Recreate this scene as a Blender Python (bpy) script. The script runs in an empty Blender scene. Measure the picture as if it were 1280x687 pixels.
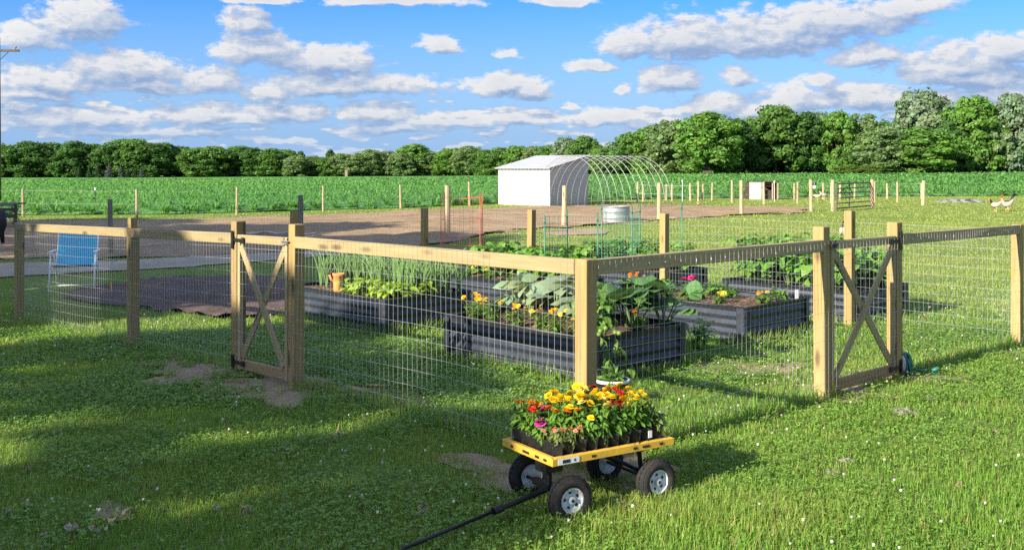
# coding: utf-8
EXPOSURE = 1.5
SKY_STR = .070; SKY_SAT = 1.6; SKY_VAL = 1.0; SKY_HUE = .512; CLOUD_K = 4.9
GRASS_A = (.125, .26, .032); GRASS_B = (.29, .345, .075)
SUN_E = 4.5
SHADE = [  # distance along the light, across it, height, crown width, kind, bare stem below the crown
    (-9., 4.85, 6.75, 2.8, 'mid', 3.3), (-9.3, 7.2, 7.2, 2.5, 'mid', 5.75), (-8.4, 9.6, 7.15, 3.2, 'bright', 3.4), (-9., 16.3, 12.3, 7.6, 'mid', 4.0),
    (-11., 22., 14., 8.0, 'dark', 5.0), (-11., 29.5, 14.5, 8.5, 'mid', 6.0), (-10., 37.5, 12.6, 8., 'bright', 5.5)]
import bpy, bmesh, math, random
import numpy as np
from mathutils import Vector, Matrix
from mathutils.geometry import delaunay_2d_cdt

random.seed(7); RNG = np.random.default_rng(7)
S = bpy.context.scene
COL = S.collection
R = math.radians
F, H, YH, CX = 1300.0, 1.7, 210.0, 640.0       # focal length in photo pixels, eye height, horizon row

# ------------------------------------------------------------------ terrain
UK = np.array([-3.0, -.49, -.06, .05, .17, .49, 3.0])
DK = np.array([420., 420., 410., 340., 275., 262., 262.])      # distance of the wood
ZK = np.array([-2.6, -2.6, -1.7, -.75, -.2, .25, .25])         # ground height at the wood

def gz(x, y):
    x = np.asarray(x, float); y = np.asarray(y, float)
    z = -.012 * np.clip(y - 7, 0, 13) - .02 * np.clip(-x - 2, 0, 4) * np.clip((y - 4) / 4, 0, 1)
    yy = np.maximum(y, 1.0)
    u = np.clip(x / yy, -3, 3)
    D = np.interp(u, UK, DK); zf = np.interp(u, UK, ZK)
    t = np.clip((y - 60) / (D - 60), 0, 1)
    t = t * t * (3 - 2 * t)
    return z * (1 - t) + zf * t

def gp(px, py, up=0.0):
    """world point on the ground (lifted by up) that stands at a pixel of the photograph"""
    Y = 20.0
    for _ in range(60):
        z = float(gz((px - CX) / F * Y, Y)) + up
        Y = .5 * Y + .5 * min(900., F * (H - z) / max(py - YH, .5))
    return Vector(((px - CX) / F * Y, Y, z))

def at(px, Y, up=0.0):
    x = (px - CX) / F * Y
    return Vector((x, Y, float(gz(x, Y)) + up))

def G(x, y, up=0.0):
    return Vector((x, y, float(gz(x, y)) + up))

# ------------------------------------------------------------------ smooth noise for meshes (numpy)
def _hash(ix, iy, s):
    h = (ix.astype(np.int64) * 374761393 + iy.astype(np.int64) * 668265263 + s * 1442695041) & 0x7fffffff
    h = ((h ^ (h >> 13)) * 1274126177) & 0x7fffffff
    return ((h ^ (h >> 16)) & 0xffff) / 65535.0

def vnoise(x, y, s=0):
    x = np.asarray(x, float); y = np.asarray(y, float)
    ix = np.floor(x); iy = np.floor(y); fx = x - ix; fy = y - iy
    fx = fx * fx * (3 - 2 * fx); fy = fy * fy * (3 - 2 * fy)
    a = _hash(ix, iy, s); b = _hash(ix + 1, iy, s); c = _hash(ix, iy + 1, s); d = _hash(ix + 1, iy + 1, s)
    return (a * (1 - fx) + b * fx) * (1 - fy) + (c * (1 - fx) + d * fx) * fy

def fbm(x, y, s=0, o=4):
    t = 0; a = .5; n = 0
    for k in range(o):
        t = t + a * vnoise(np.asarray(x) * 2**k, np.asarray(y) * 2**k, s + k * 17); n += a; a *= .5
    return t / n

def inpoly(x, y, poly):
    x = np.asarray(x); y = np.asarray(y); r = np.zeros(x.shape, bool)
    n = len(poly)
    for i in range(n):
        x1, y1 = poly[i]; x2, y2 = poly[(i + 1) % n]
        c = (y1 > y) != (y2 > y)
        r ^= c & (x < (x2 - x1) * (y - y1) / ((y2 - y1) or 1e-9) + x1)
    return r

# ------------------------------------------------------------------ objects
def tag(o, label=None, cat=None, group=None, kind=None):
    if label: o['label'] = label
    if cat: o['category'] = cat
    if group: o['group'] = group
    if kind: o['kind'] = kind
    return o

def thing(name, loc, label, cat, group=None):
    o = bpy.data.objects.new(name, None); COL.objects.link(o)
    o.location = loc; o.empty_display_size = .1
    return tag(o, label, cat, group)

def root_of(o):
    while o.parent: o = o.parent
    return o

def link(name, me, parent=None, loc=None, mat=None):
    """an object whose mesh is written in world coordinates (or placed by a world matrix)"""
    o = bpy.data.objects.new(name, me); COL.objects.link(o)
    if mat is not None: o.matrix_basis = mat
    elif loc is not None: o.location = loc
    if parent is not None:
        o.parent = parent
        chain = Matrix.Identity(4); p = parent
        ms = []
        while p is not None:
            ms.append(p.matrix_parent_inverse @ p.matrix_basis if p.parent else p.matrix_basis); p = p.parent
        for m in reversed(ms): chain = chain @ m
        o.matrix_parent_inverse = chain.inverted()
    return o

def kids(o): return [c for c in o.children]

class MB:
    def __init__(s): s.v = []; s.f = []; s.c = []; s.mi = []
    def add(s, vs, fs, col=None, mi=0):
        b = len(s.v); s.v += [tuple(v) for v in vs]; s.f += [tuple(b + i for i in f) for f in fs]
        if col is None: col = (1, 1, 1)
        s.c += [col] * len(vs); s.mi += [mi] * len(fs)
    def box(s, c, ax, ay, az, hx, hy, hz, **k):
        c = Vector(c); ax, ay, az = Vector(ax), Vector(ay), Vector(az)
        vs = [c + ax * hx * i + ay * hy * j + az * hz * l for i in (-1, 1) for j in (-1, 1) for l in (-1, 1)]
        s.add(vs, [(0, 1, 3, 2), (4, 6, 7, 5), (0, 4, 5, 1), (2, 3, 7, 6), (0, 2, 6, 4), (1, 5, 7, 3)], **k)
    def abox(s, lo, hi, **k):
        c = [(a + b) / 2 for a, b in zip(lo, hi)]; h = [(b - a) / 2 for a, b in zip(lo, hi)]
        s.box(c, (1, 0, 0), (0, 1, 0), (0, 0, 1), *h, **k)
    def tube(s, pts, r, n=6, cap=True, **k):
        pts = [Vector(p) for p in pts]; m = len(pts)
        rs = r if isinstance(r, (list, tuple)) else [r] * m
        vs = []; up = None
        for i, p in enumerate(pts):
            t = (pts[min(i + 1, m - 1)] - pts[max(i - 1, 0)])
            t = t.normalized() if t.length > 1e-9 else Vector((0, 0, 1))
            if up is None:
                up = t.orthogonal().normalized()
            up = (up - t * up.dot(t))
            up = up.normalized() if up.length > 1e-6 else t.orthogonal().normalized()
            q = t.cross(up)
            vs += [p + (up * math.cos(2 * math.pi * j / n) + q * math.sin(2 * math.pi * j / n)) * rs[i] for j in range(n)]
        fs = [(i * n + j, i * n + (j + 1) % n, (i + 1) * n + (j + 1) % n, (i + 1) * n + j) for i in range(m - 1) for j in range(n)]
        if cap: fs += [tuple(reversed(range(n))), tuple((m - 1) * n + j for j in range(n))]
        s.add(vs, fs, **k)
    def lathe(s, prof, c=(0, 0, 0), axis=(0, 0, 1), n=20, cap0=True, cap1=True, **k):
        c = Vector(c); a = Vector(axis).normalized(); u = a.orthogonal().normalized(); w = a.cross(u); m = len(prof)
        vs = [c + a * h + (u * math.cos(2 * math.pi * j / n) + w * math.sin(2 * math.pi * j / n)) * r for r, h in prof for j in range(n)]
        fs = [(i * n + j, i * n + (j + 1) % n, (i + 1) * n + (j + 1) % n, (i + 1) * n + j) for i in range(m - 1) for j in range(n)]
        if cap0: fs.append(tuple(reversed(range(n))))
        if cap1: fs.append(tuple((m - 1) * n + j for j in range(n)))
        s.add(vs, fs, **k)
    def ell(s, c, r, n=10, m=7, rot=None, **k):
        c = Vector(c); vs = []; rot = rot or Matrix.Identity(3)
        for i in range(1, m):
            th = math.pi * i / m
            for j in range(n):
                ph = 2 * math.pi * j / n
                vs.append(c + rot @ Vector((r[0] * math.sin(th) * math.cos(ph), r[1] * math.sin(th) * math.sin(ph), r[2] * math.cos(th))))
        vs += [c + rot @ Vector((0, 0, r[2])), c - rot @ Vector((0, 0, r[2]))]
        t, b = len(vs) - 2, len(vs) - 1
        fs = [(i * n + j, (i + 1) * n + j, (i + 1) * n + (j + 1) % n, i * n + (j + 1) % n) for i in range(m - 2) for j in range(n)]
        fs += [(t, j, (j + 1) % n) for j in range(n)] + [(b, (m - 2) * n + (j + 1) % n, (m - 2) * n + j) for j in range(n)]
        s.add(vs, fs, **k)
    def leaf(s, base, d, nrm, L, W, bend=.3, col=(1, 1, 1), fold=.15, seg=3, peak=.45):
        """a curved leaf: base point, direction, face normal, length, width, droop"""
        d = Vector(d).normalized(); nrm = Vector(nrm); nrm = (nrm - d * nrm.dot(d))
        nrm = nrm.normalized() if nrm.length > 1e-5 else d.orthogonal().normalized()
        sd = d.cross(nrm); p = Vector(base); vs = []; fs = []
        dirv = d.copy(); nv = nrm.copy()
        for i in range(seg + 1):
            t = i / seg
            w = W * .5 * (math.sin(math.pi * min(1, t / peak) * .5) if t < peak else math.cos((t - peak) / (1 - peak) * math.pi * .5) ** .8) + W * .03
            vs += [p - sd * w + nv * fold * w, p, p + sd * w + nv * fold * w]
            a = -bend / seg * 1.6
            ndir = (dirv * math.cos(a) + nv * math.sin(a)).normalized(); nv = (nv * math.cos(a) - dirv * math.sin(a)).normalized(); dirv = ndir
            p = p + dirv * (L / seg)
        for i in range(seg):
            b = i * 3
            fs += [(b, b + 1, b + 4, b + 3), (b + 1, b + 2, b + 5, b + 4)]
        s.add(vs, fs, col=col)
    def mesh(s, name, mats, smooth=False, bevel=None):
        me = bpy.data.meshes.new(name); me.from_pydata(s.v, [], s.f)
        mats = mats if isinstance(mats, (list, tuple)) else [mats]
        for m in mats: me.materials.append(m)
        if len(mats) > 1: me.polygons.foreach_set('material_index', s.mi)
        if any(c != (1, 1, 1) for c in s.c):
            a = me.color_attributes.new('Col', 'FLOAT_COLOR', 'POINT')
            a.data.foreach_set('color', np.array([(*c, 1) for c in s.c], np.float32).ravel())
        if smooth: me.polygons.foreach_set('use_smooth', [True] * len(me.polygons))
        me.update()
        if bevel:
            bm = bmesh.new(); bm.from_mesh(me)
            bmesh.ops.bevel(bm, geom=list(bm.edges), offset=bevel, segments=1, affect='EDGES', clamp_overlap=True)
            bm.to_mesh(me); bm.free()
        return me
    def build(s, name, mats, parent=None, smooth=False, bevel=None, loc=None, mat=None):
        return link(name, s.mesh(name, mats, smooth, bevel), parent, loc, mat)

def np_mesh(name, V, Fq, mat, col=None, smooth=False):
    me = bpy.data.meshes.new(name); k = Fq.shape[1]
    me.vertices.add(len(V)); me.vertices.foreach_set('co', V.astype(np.float32).ravel())
    me.loops.add(Fq.size); me.loops.foreach_set('vertex_index', Fq.astype(np.int32).ravel())
    me.polygons.add(len(Fq)); me.polygons.foreach_set('loop_start', np.arange(0, Fq.size, k, dtype=np.int32))
    me.polygons.foreach_set('loop_total', np.full(len(Fq), k, np.int32))
    if col is not None:
        a = me.color_attributes.new('Col', 'FLOAT_COLOR', 'POINT')
        c4 = np.ones((len(V), 4), np.float32); c4[:, :3] = col
        a.data.foreach_set('color', c4.ravel())
    me.materials.append(mat)
    me.update(calc_edges=True); me.validate()
    if smooth: me.polygons.foreach_set('use_smooth', np.ones(len(Fq), bool))
    return me

def member(name, p0, p1, w, d, m, parent, side=None, bevel=.003):
    """a straight board or post from p0 to p1 (local Z is its length, so the grain follows it)"""
    p0, p1 = Vector(p0), Vector(p1); z = (p1 - p0); L = z.length; z.normalize()
    side = Vector(side) if side is not None else Vector((1, 0, 0))
    y = (side - z * side.dot(z)).normalized(); x = y.cross(z)
    b = MB(); b.abox((-w / 2, -d / 2, -L / 2), (w / 2, d / 2, L / 2))
    M4 = Matrix((x, y, z)).transposed().to_4x4(); M4.translation = (p0 + p1) / 2
    return b.build(name, m, parent, bevel=bevel, mat=M4)

# ------------------------------------------------------------------ materials
def newmat(name):
    m = bpy.data.materials.new(name); m.use_nodes = True
    nt = m.node_tree; nt.nodes.clear()
    return m, nt

def N(nt, typ, **k):
    n = nt.nodes.new(typ)
    for a, v in k.items():
        if a.startswith('i_'):
            key = a[2:]
            key = int(key) if key.isdigit() else key.replace('_', ' ')
            n.inputs[key].default_value = v
        else: setattr(n, a, v)
    return n

def L_(nt, a, b): nt.links.new(a, b)

def ramp(nt, fac, stops, interp='LINEAR'):
    r = N(nt, 'ShaderNodeValToRGB'); r.color_ramp.interpolation = interp
    e = r.color_ramp.elements
    while len(e) < len(stops): e.new(.5)
    for i, (p, c) in enumerate(stops):
        e[i].position = p; e[i].color = (*c, 1) if len(c) == 3 else c
    L_(nt, fac, r.inputs[0]); return r.outputs[0]

def noise(nt, vec, scale, detail=4, rough=.55, dist=0):
    n = N(nt, 'ShaderNodeTexNoise'); n.inputs['Scale'].default_value = scale; n.inputs['Detail'].default_value = detail
    n.inputs['Roughness'].default_value = rough; n.inputs['Distortion'].default_value = dist
    if vec is not None: L_(nt, vec, n.inputs['Vector'])
    return n.outputs['Fac']

def mixc(nt, a, b, fac, typ='MIX'):
    m = N(nt, 'ShaderNodeMix', data_type='RGBA', blend_type=typ)
    for s, v in ((0, fac), (6, a), (7, b)):
        if isinstance(v, (int, float)): m.inputs[s].default_value = v
        elif isinstance(v, tuple): m.inputs[s].default_value = (*v, 1)
        else: L_(nt, v, m.inputs[s])
    return m.outputs[2]

def mathn(nt, op, a, b=None, clamp=False):
    m = N(nt, 'ShaderNodeMath', operation=op, use_clamp=clamp)
    for i, v in enumerate((a, b)):
        if v is None: continue
        if isinstance(v, (int, float)): m.inputs[i].default_value = v
        else: L_(nt, v, m.inputs[i])
    return m.outputs[0]

def mapping(nt, vec, scale=(1, 1, 1), loc=(0, 0, 0)):
    m = N(nt, 'ShaderNodeMapping'); m.inputs['Scale'].default_value = scale; m.inputs['Location'].default_value = loc
    L_(nt, vec, m.inputs['Vector']); return m.outputs[0]

def finish(nt, col, rough=.6, metal=0., spec=.4, bump=None, bstr=.3, bdist=.01, trans=0., tcol=None):
    p = N(nt, 'ShaderNodeBsdfPrincipled')
    if isinstance(col, tuple): p.inputs['Base Color'].default_value = (*col, 1)
    else: L_(nt, col, p.inputs['Base Color'])
    if isinstance(rough, (int, float)): p.inputs['Roughness'].default_value = rough
    else: L_(nt, rough, p.inputs['Roughness'])
    p.inputs['Metallic'].default_value = metal; p.inputs['Specular IOR Level'].default_value = spec
    if bump is not None:
        b = N(nt, 'ShaderNodeBump'); b.inputs['Strength'].default_value = bstr; b.inputs['Distance'].default_value = bdist
        L_(nt, bump, b.inputs['Height']); L_(nt, b.outputs[0], p.inputs['Normal'])
    out = N(nt, 'ShaderNodeOutputMaterial'); sh = p.outputs[0]
    if trans > 0:
        t = N(nt, 'ShaderNodeBsdfTranslucent')
        c = tcol if tcol is not None else col
        if isinstance(c, tuple): t.inputs[0].default_value = (*c, 1)
        else: L_(nt, c, t.inputs[0])
        mx = N(nt, 'ShaderNodeMixShader'); mx.inputs[0].default_value = trans
        L_(nt, sh, mx.inputs[1]); L_(nt, t.outputs[0], mx.inputs[2]); sh = mx.outputs[0]
    L_(nt, sh, out.inputs['Surface'])

def coord(nt, which='Object'): return N(nt, 'ShaderNodeTexCoord').outputs[which]

def simple(name, col, rough=.5, metal=0., spec=.4, var=.12, scale=8., bstr=.1, bdist=.004):
    m, nt = newmat(name); v = coord(nt)
    n = noise(nt, v, scale, 5, .65)
    a = tuple(c * (1 - var) for c in col); b = tuple(min(1, c * (1 + var)) for c in col)
    c = ramp(nt, n, [(.3, a), (.7, b)])
    finish(nt, c, rough, metal, spec, bump=n, bstr=bstr, bdist=bdist); return m

def leafmat(name, tint=(1, 1, 1), trans=.3, rough=.45, spec=.35):
    """leaves: the vertex colour is each leaf's own pigment"""
    m, nt = newmat(name)
    a = N(nt, 'ShaderNodeAttribute', attribute_name='Col')
    c = mixc(nt, a.outputs['Color'], tint, 1., 'MULTIPLY') if tint != (1, 1, 1) else a.outputs['Color']
    tc = mixc(nt, c, (1., 1., .45), 1., 'MULTIPLY')
    tc = mixc(nt, tc, (1.6, 1.6, 1.6), 1., 'MULTIPLY')
    finish(nt, c, rough, 0, spec, trans=trans, tcol=tc); return m

def woodmat(name, light, dark, green=0.):
    m, nt = newmat(name); v = coord(nt)
    oi = N(nt, 'ShaderNodeObjectInfo')
    off = N(nt, 'ShaderNodeVectorMath', operation='ADD'); L_(nt, v, off.inputs[0])
    sc = N(nt, 'ShaderNodeVectorMath', operation='SCALE'); sc.inputs['Scale'].default_value = 37.
    cx = N(nt, 'ShaderNodeCombineXYZ'); L_(nt, oi.outputs['Random'], cx.inputs[0]); L_(nt, oi.outputs['Random'], cx.inputs[2])
    L_(nt, cx.outputs[0], sc.inputs[0]); L_(nt, sc.outputs[0], off.inputs[1]); v2 = off.outputs[0]
    g = noise(nt, mapping(nt, v2, (55, 55, 2.2)), 1., 6, .65, .6)
    big = noise(nt, mapping(nt, v2, (9, 9, 1.1)), 1., 3, .5, .3)
    c = ramp(nt, g, [(.28, dark), (.5, tuple((a + b) / 2 for a, b in zip(light, dark))), (.72, light)])
    c = mixc(nt, c, tuple(x * .72 for x in light), ramp(nt, big, [(.42, (0, 0, 0)), (.75, (.75, .75, .75))]))
    vo = N(nt, 'ShaderNodeTexVoronoi', feature='F1'); vo.inputs['Scale'].default_value = 1.
    L_(nt, mapping(nt, v2, (9, 9, 2.6)), vo.inputs['Vector'])
    c = mixc(nt, c, tuple(x * .3 for x in dark), ramp(nt, vo.outputs['Distance'], [(.10, (.8, .8, .8)), (.25, (0, 0, 0))]))
    vary = mathn(nt, 'MULTIPLY_ADD', oi.outputs['Random'], .3); vary.node.inputs[2].default_value = .85
    cc = N(nt, 'ShaderNodeCombineColor')
    for i in range(3): L_(nt, vary, cc.inputs[i])
    c = mixc(nt, c, cc.outputs[0], 1., 'MULTIPLY')
    if green:
        c = mixc(nt, c, (.22, .26, .1), ramp(nt, noise(nt, mapping(nt, v2, (5, 5, 1)), 1., 3), [(.5, (0, 0, 0)), (.8, (green,) * 3)]))
    finish(nt, c, .65, 0, .25, bump=g, bstr=.35, bdist=.003); return m

M = {}
M['pine'] = woodmat('treated_pine', (.385, .305, .165), (.24, .17, .08), .25)
M['post_pine'] = woodmat('post_pine', (.36, .262, .115), (.225, .145, .053), .2)
M['grey_wood'] = woodmat('weathered_wood', (.26, .235, .20), (.13, .115, .095))
M['field_post'] = woodmat('field_post', (.50, .40, .27), (.27, .19, .11))
M['dark_wood'] = woodmat('old_dark_wood', (.10, .085, .07), (.04, .034, .028))
M['bark'] = simple('bark', (.10, .075, .05), .9, var=.35, scale=6, bstr=.6, bdist=.05)
M['wire'] = simple('galvanised_wire', (.55, .57, .59), .4, .5, .5, .1, 3)
M['field_wire'] = simple('fence_wire', (.34, .35, .35), .45, .4, .5, .1, 3)
M['black_iron'] = simple('black_iron', (.014, .014, .015), .42, .3, .5, .3, 20)
M['zinc'] = simple('zinc_latch', (.45, .46, .47), .35, .8, .5, .1, 20)
M['green_coat'] = simple('green_coated_steel', (.02, .15, .09), .45, 0, .5, .2, 12)
M['red_coat'] = simple('red_coated_wire', (.62, .09, .08), .45, 0, .5, .15, 12)
def dirty(name, col, dirt, amt, rough, scale, metal=0.):
    m, nt = newmat(name); v = coord(nt); n = noise(nt, v, scale, 6, .7); n2 = noise(nt, v, scale * 4, 4, .7)
    c = mixc(nt, ramp(nt, n2, [(.3, tuple(x * .8 for x in col)), (.7, col)]), dirt, ramp(nt, n, [(.45, (0, 0, 0)), (.72, (amt,) * 3)]))
    finish(nt, c, rough, metal, .4, bump=n2, bstr=.2, bdist=.003); return m
M['tyre'] = dirty('tyre_rubber', (.012, .012, .013), (.10, .08, .055), .28, .85, 22)
M['rim'] = dirty('painted_rim', (.60, .64, .66), (.26, .19, .12), .75, .5, 26)
M['yellow'] = dirty('yellow_paint', (.74, .44, .045), (.28, .19, .09), .6, .5, 14)
M['black_plastic'] = simple('black_plastic', (.009, .009, .010), .45, 0, .45, .25, 30)
M['white_plastic'] = simple('white_plastic', (.72, .73, .75), .45, 0, .4, .05, 10)
M['white_frame'] = simple('white_tube', (.74, .76, .78), .35, 0, .5, .06, 8)
M['sling'] = simple('blue_sling', (.008, .40, .62), .75, 0, .2, .12, 60, .3)
M['seat_blue'] = simple('pale_blue_seat', (.10, .30, .50), .75, 0, .2, .12, 60, .3)
M['terracotta'] = simple('terracotta', (.55, .22, .07), .85, 0, .2, .2, 14, .2)
M['galv'] = simple('galvanised_sheet', (.36, .38, .40), .45, .5, .5, .12, 3)
M['coop_white'] = simple('coop_white', (.45, .455, .46), .6, 0, .3, .06, 4)
M['dark_inside'] = simple('dark_boards', (.07, .045, .03), .85, 0, .2, .3, 6)
M['gate_steel'] = simple('gate_steel', (.10, .085, .075), .6, .4, .4, .4, 9)
M['hose'] = simple('hose_green', (.02, .14, .09), .4, 0, .5, .2, 30)
M['stone'] = simple('pale_stone', (.22, .20, .16), .9, 0, .2, .2, 14, .4)
M['dead_leaf'] = leafmat('dead_leaf', trans=.15, rough=.7)
M['leaf'] = leafmat('leaf')
M['leaf_waxy'] = leafmat('leaf_waxy', trans=.18, rough=.38, spec=.45)
M['petal'] = leafmat('petal', trans=.25, rough=.6, spec=.2)
M['grass'] = leafmat('grass_blade', trans=.32, rough=.5, spec=.3)
M['tree_leaf'] = leafmat('tree_leaf', trans=.36, rough=.55, spec=.25)
M['corn'] = leafmat('corn_leaf', trans=.3, rough=.45, spec=.35)
M['decal_black'] = simple('decal_black', (.02, .02, .02), .6)
M['scrap'] = woodmat('scrap_wood', (.42, .28, .13), (.22, .13, .06))

# bed steel: dark, slightly dusty towards no particular side
def bedmat():
    m, nt = newmat('bed_steel'); v = coord(nt)
    n = noise(nt, v, 3.5, 5, .6); n2 = noise(nt, mapping(nt, v, (3, 3, 26)), 1., 4, .6)
    c = ramp(nt, n, [(.3, (.030, .038, .056)), (.75, (.052, .061, .083))])
    c = mixc(nt, c, (.20, .18, .15), ramp(nt, noise(nt, v, 5., 6, .7), [(.56, (0, 0, 0)), (.85, (.5, .5, .5))]))
    finish(nt, c, ramp(nt, n2, [(.2, (.33,) * 3), (.8, (.5,) * 3)]), .45, .5); return m
M['bed'] = bedmat()

def soilmat(name, a, b, chips=None, scale=14, bstr=.8, bdist=.03):
    m, nt = newmat(name); v = coord(nt)
    n = noise(nt, v, scale, 8, .7); n2 = noise(nt, v, .6, 4, .6)
    c = ramp(nt, n, [(.3, a), (.7, b)])
    c = mixc(nt, c, tuple(x * .75 for x in a), ramp(nt, n2, [(.4, (0, 0, 0)), (.7, (.6,) * 3)]))
    if chips:
        vo = N(nt, 'ShaderNodeTexVoronoi'); vo.inputs['Scale'].default_value = 60; L_(nt, v, vo.inputs['Vector'])
        c = mixc(nt, c, chips, ramp(nt, vo.outputs['Color'], [(.62, (0, 0, 0)), (.75, (.9,) * 3)]))
    finish(nt, c, .95, 0, .15, bump=n, bstr=bstr, bdist=bdist); return m
M['bed_soil'] = soilmat('bed_soil', (.045, .026, .017), (.12, .075, .05), (.30, .21, .13))
M['tilled'] = soilmat('tilled_soil', (.235, .16, .092), (.40, .29, .18), None, 5, .9, .06)
M['mulch'] = soilmat('dark_mulch', (.075, .050, .040), (.15, .105, .088), (.15, .11, .095), 10)
M['bare'] = soilmat('bare_soil', (.22, .165, .105), (.37, .29, .20), None, 16, .6, .02)
M['gravel'] = soilmat('gravel', (.33, .275, .205), (.48, .42, .33), None, 30, .8, .02)

def groundmat():
    m, nt = newmat('lawn_ground'); v = coord(nt)
    n1 = noise(nt, v, .35, 5, .6); n2 = noise(nt, v, 2.2, 5, .6); n3 = noise(nt, v, 22, 5, .7)
    c = ramp(nt, n2, [(.3, (.075, .145, .02)), (.55, (.12, .205, .032)), (.75, (.20, .24, .055))])
    c = mixc(nt, c, (.19, .20, .06), ramp(nt, n1, [(.48, (0, 0, 0)), (.72, (.7,) * 3)]))
    c = mixc(nt, c, (.02, .035, .008), ramp(nt, n3, [(.35, (.8,) * 3), (.6, (0, 0, 0))]))
    s_ = N(nt, 'ShaderNodeSeparateXYZ'); L_(nt, v, s_.inputs[0])
    mr = N(nt, 'ShaderNodeMapRange', interpolation_type='SMOOTHSTEP'); L_(nt, s_.outputs[1], mr.inputs['Value']); mr.inputs['From Min'].default_value = 10; mr.inputs['From Max'].default_value = 20
    mown = ramp(nt, noise(nt, mapping(nt, v, (.25, 1.1, 1)), 1., 5, .6), [(.3, (.10, .175, .03)), (.52, (.17, .225, .045)), (.72, (.26, .27, .085))])
    mown = mixc(nt, mown, ramp(nt, n3, [(.3, (.72,) * 3), (.7, (1.2,) * 3)]), 1., 'MULTIPLY')
    c = mixc(nt, c, mown, mathn(nt, 'MULTIPLY', mr.outputs[0], .9))
    finish(nt, c, .9, 0, .15, bump=n3, bstr=.5, bdist=.03); return m
M['lawn'] = groundmat()
# ================================================================== camera, sun, sky
SUN_EL = R(26.0)
SUN_H = Vector((-.754, -.657, 0)).normalized()               # horizontal direction towards the sun
cam = bpy.data.cameras.new('camera'); camo = bpy.data.objects.new('camera', cam); COL.objects.link(camo)
camo.location = (0, 0, H); camo.rotation_euler = (R(90), 0, 0)
cam.sensor_width = 36; cam.lens = F / 1280 * 36; cam.shift_y = -(343.5 - YH) / 1280
cam.clip_start = .1; cam.clip_end = 5000
S.camera = camo
sun = bpy.data.lights.new('sun', 'SUN'); so = bpy.data.objects.new('sun', sun); COL.objects.link(so)
sun.energy = SUN_E; sun.angle = R(.55); sun.color = (1, .90, .72)
sd = Vector((SUN_H.x * math.cos(SUN_EL), SUN_H.y * math.cos(SUN_EL), math.sin(SUN_EL)))
so.rotation_euler = sd.to_track_quat('Z', 'Y').to_euler(); so.location = sd * 60
S.view_settings.view_transform = 'Standard'; S.view_settings.look = 'None'
S.view_settings.exposure = EXPOSURE; S.view_settings.gamma = 1; S.view_settings.use_curve_mapping = False
S.cycles.use_denoising = False
S.cycles.max_bounces = 6; S.cycles.diffuse_bounces = 3; S.cycles.glossy_bounces = 2; S.cycles.transmission_bounces = 3
S.cycles.caustics_reflective = False; S.cycles.caustics_refractive = False; S.cycles.sample_clamp_indirect = 6

CLOUDS = [  # centre x, y, half width, half height in the photograph, turned into compass directions below
    (100, 22, 60, 30), (36, 44, 40, 22), (56, 98, 74, 24), (158, 82, 76, 26), (30, 116, 56, 12), (190, 108, 50, 11), (264, 98, 44, 24),
    (310, 26, 40, 22), (325, 60, 66, 26), (405, 72, 74, 24), (430, 103, 140, 20), (335, 114, 36, 15), (548, 54, 32, 13), (634, 68, 18, 9),
    (625, 104, 52, 17), (662, 110, 34, 17), (95, 146, 120, 17), (255, 141, 70, 19), (350, 138, 70, 18), (300, 152, 40, 9), (470, 138, 66, 18),
    (500, 158, 80, 12), (560, 148, 90, 15), (645, 145, 60, 14), (200, 165, 120, 8), (330, 174, 40, 6), (500, 0, 105, 11), (330, 0, 56, 9), (700, 2, 44, 9),
    (788, 52, 44, 26), (865, 45, 92, 34), (960, 40, 110, 38), (1050, 22, 105, 30), (1125, 8, 70, 18), (838, 97, 46, 24), (916, 97, 24, 16),
    (774, 107, 14, 11), (1085, 66, 58, 20), (1195, 78, 84, 32), (1262, 60, 54, 22), (1230, 96, 70, 18), (1024, 100, 24, 14), (890, 130, 50, 17),
    (1000, 122, 66, 22), (955, 135, 44, 14), (1085, 118, 66, 22), (1255, 113, 50, 20), (1155, 122, 66, 17), (760, 146, 100, 14), (740, 80, 36, 9), (860, 150, 90, 10),
]
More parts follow.
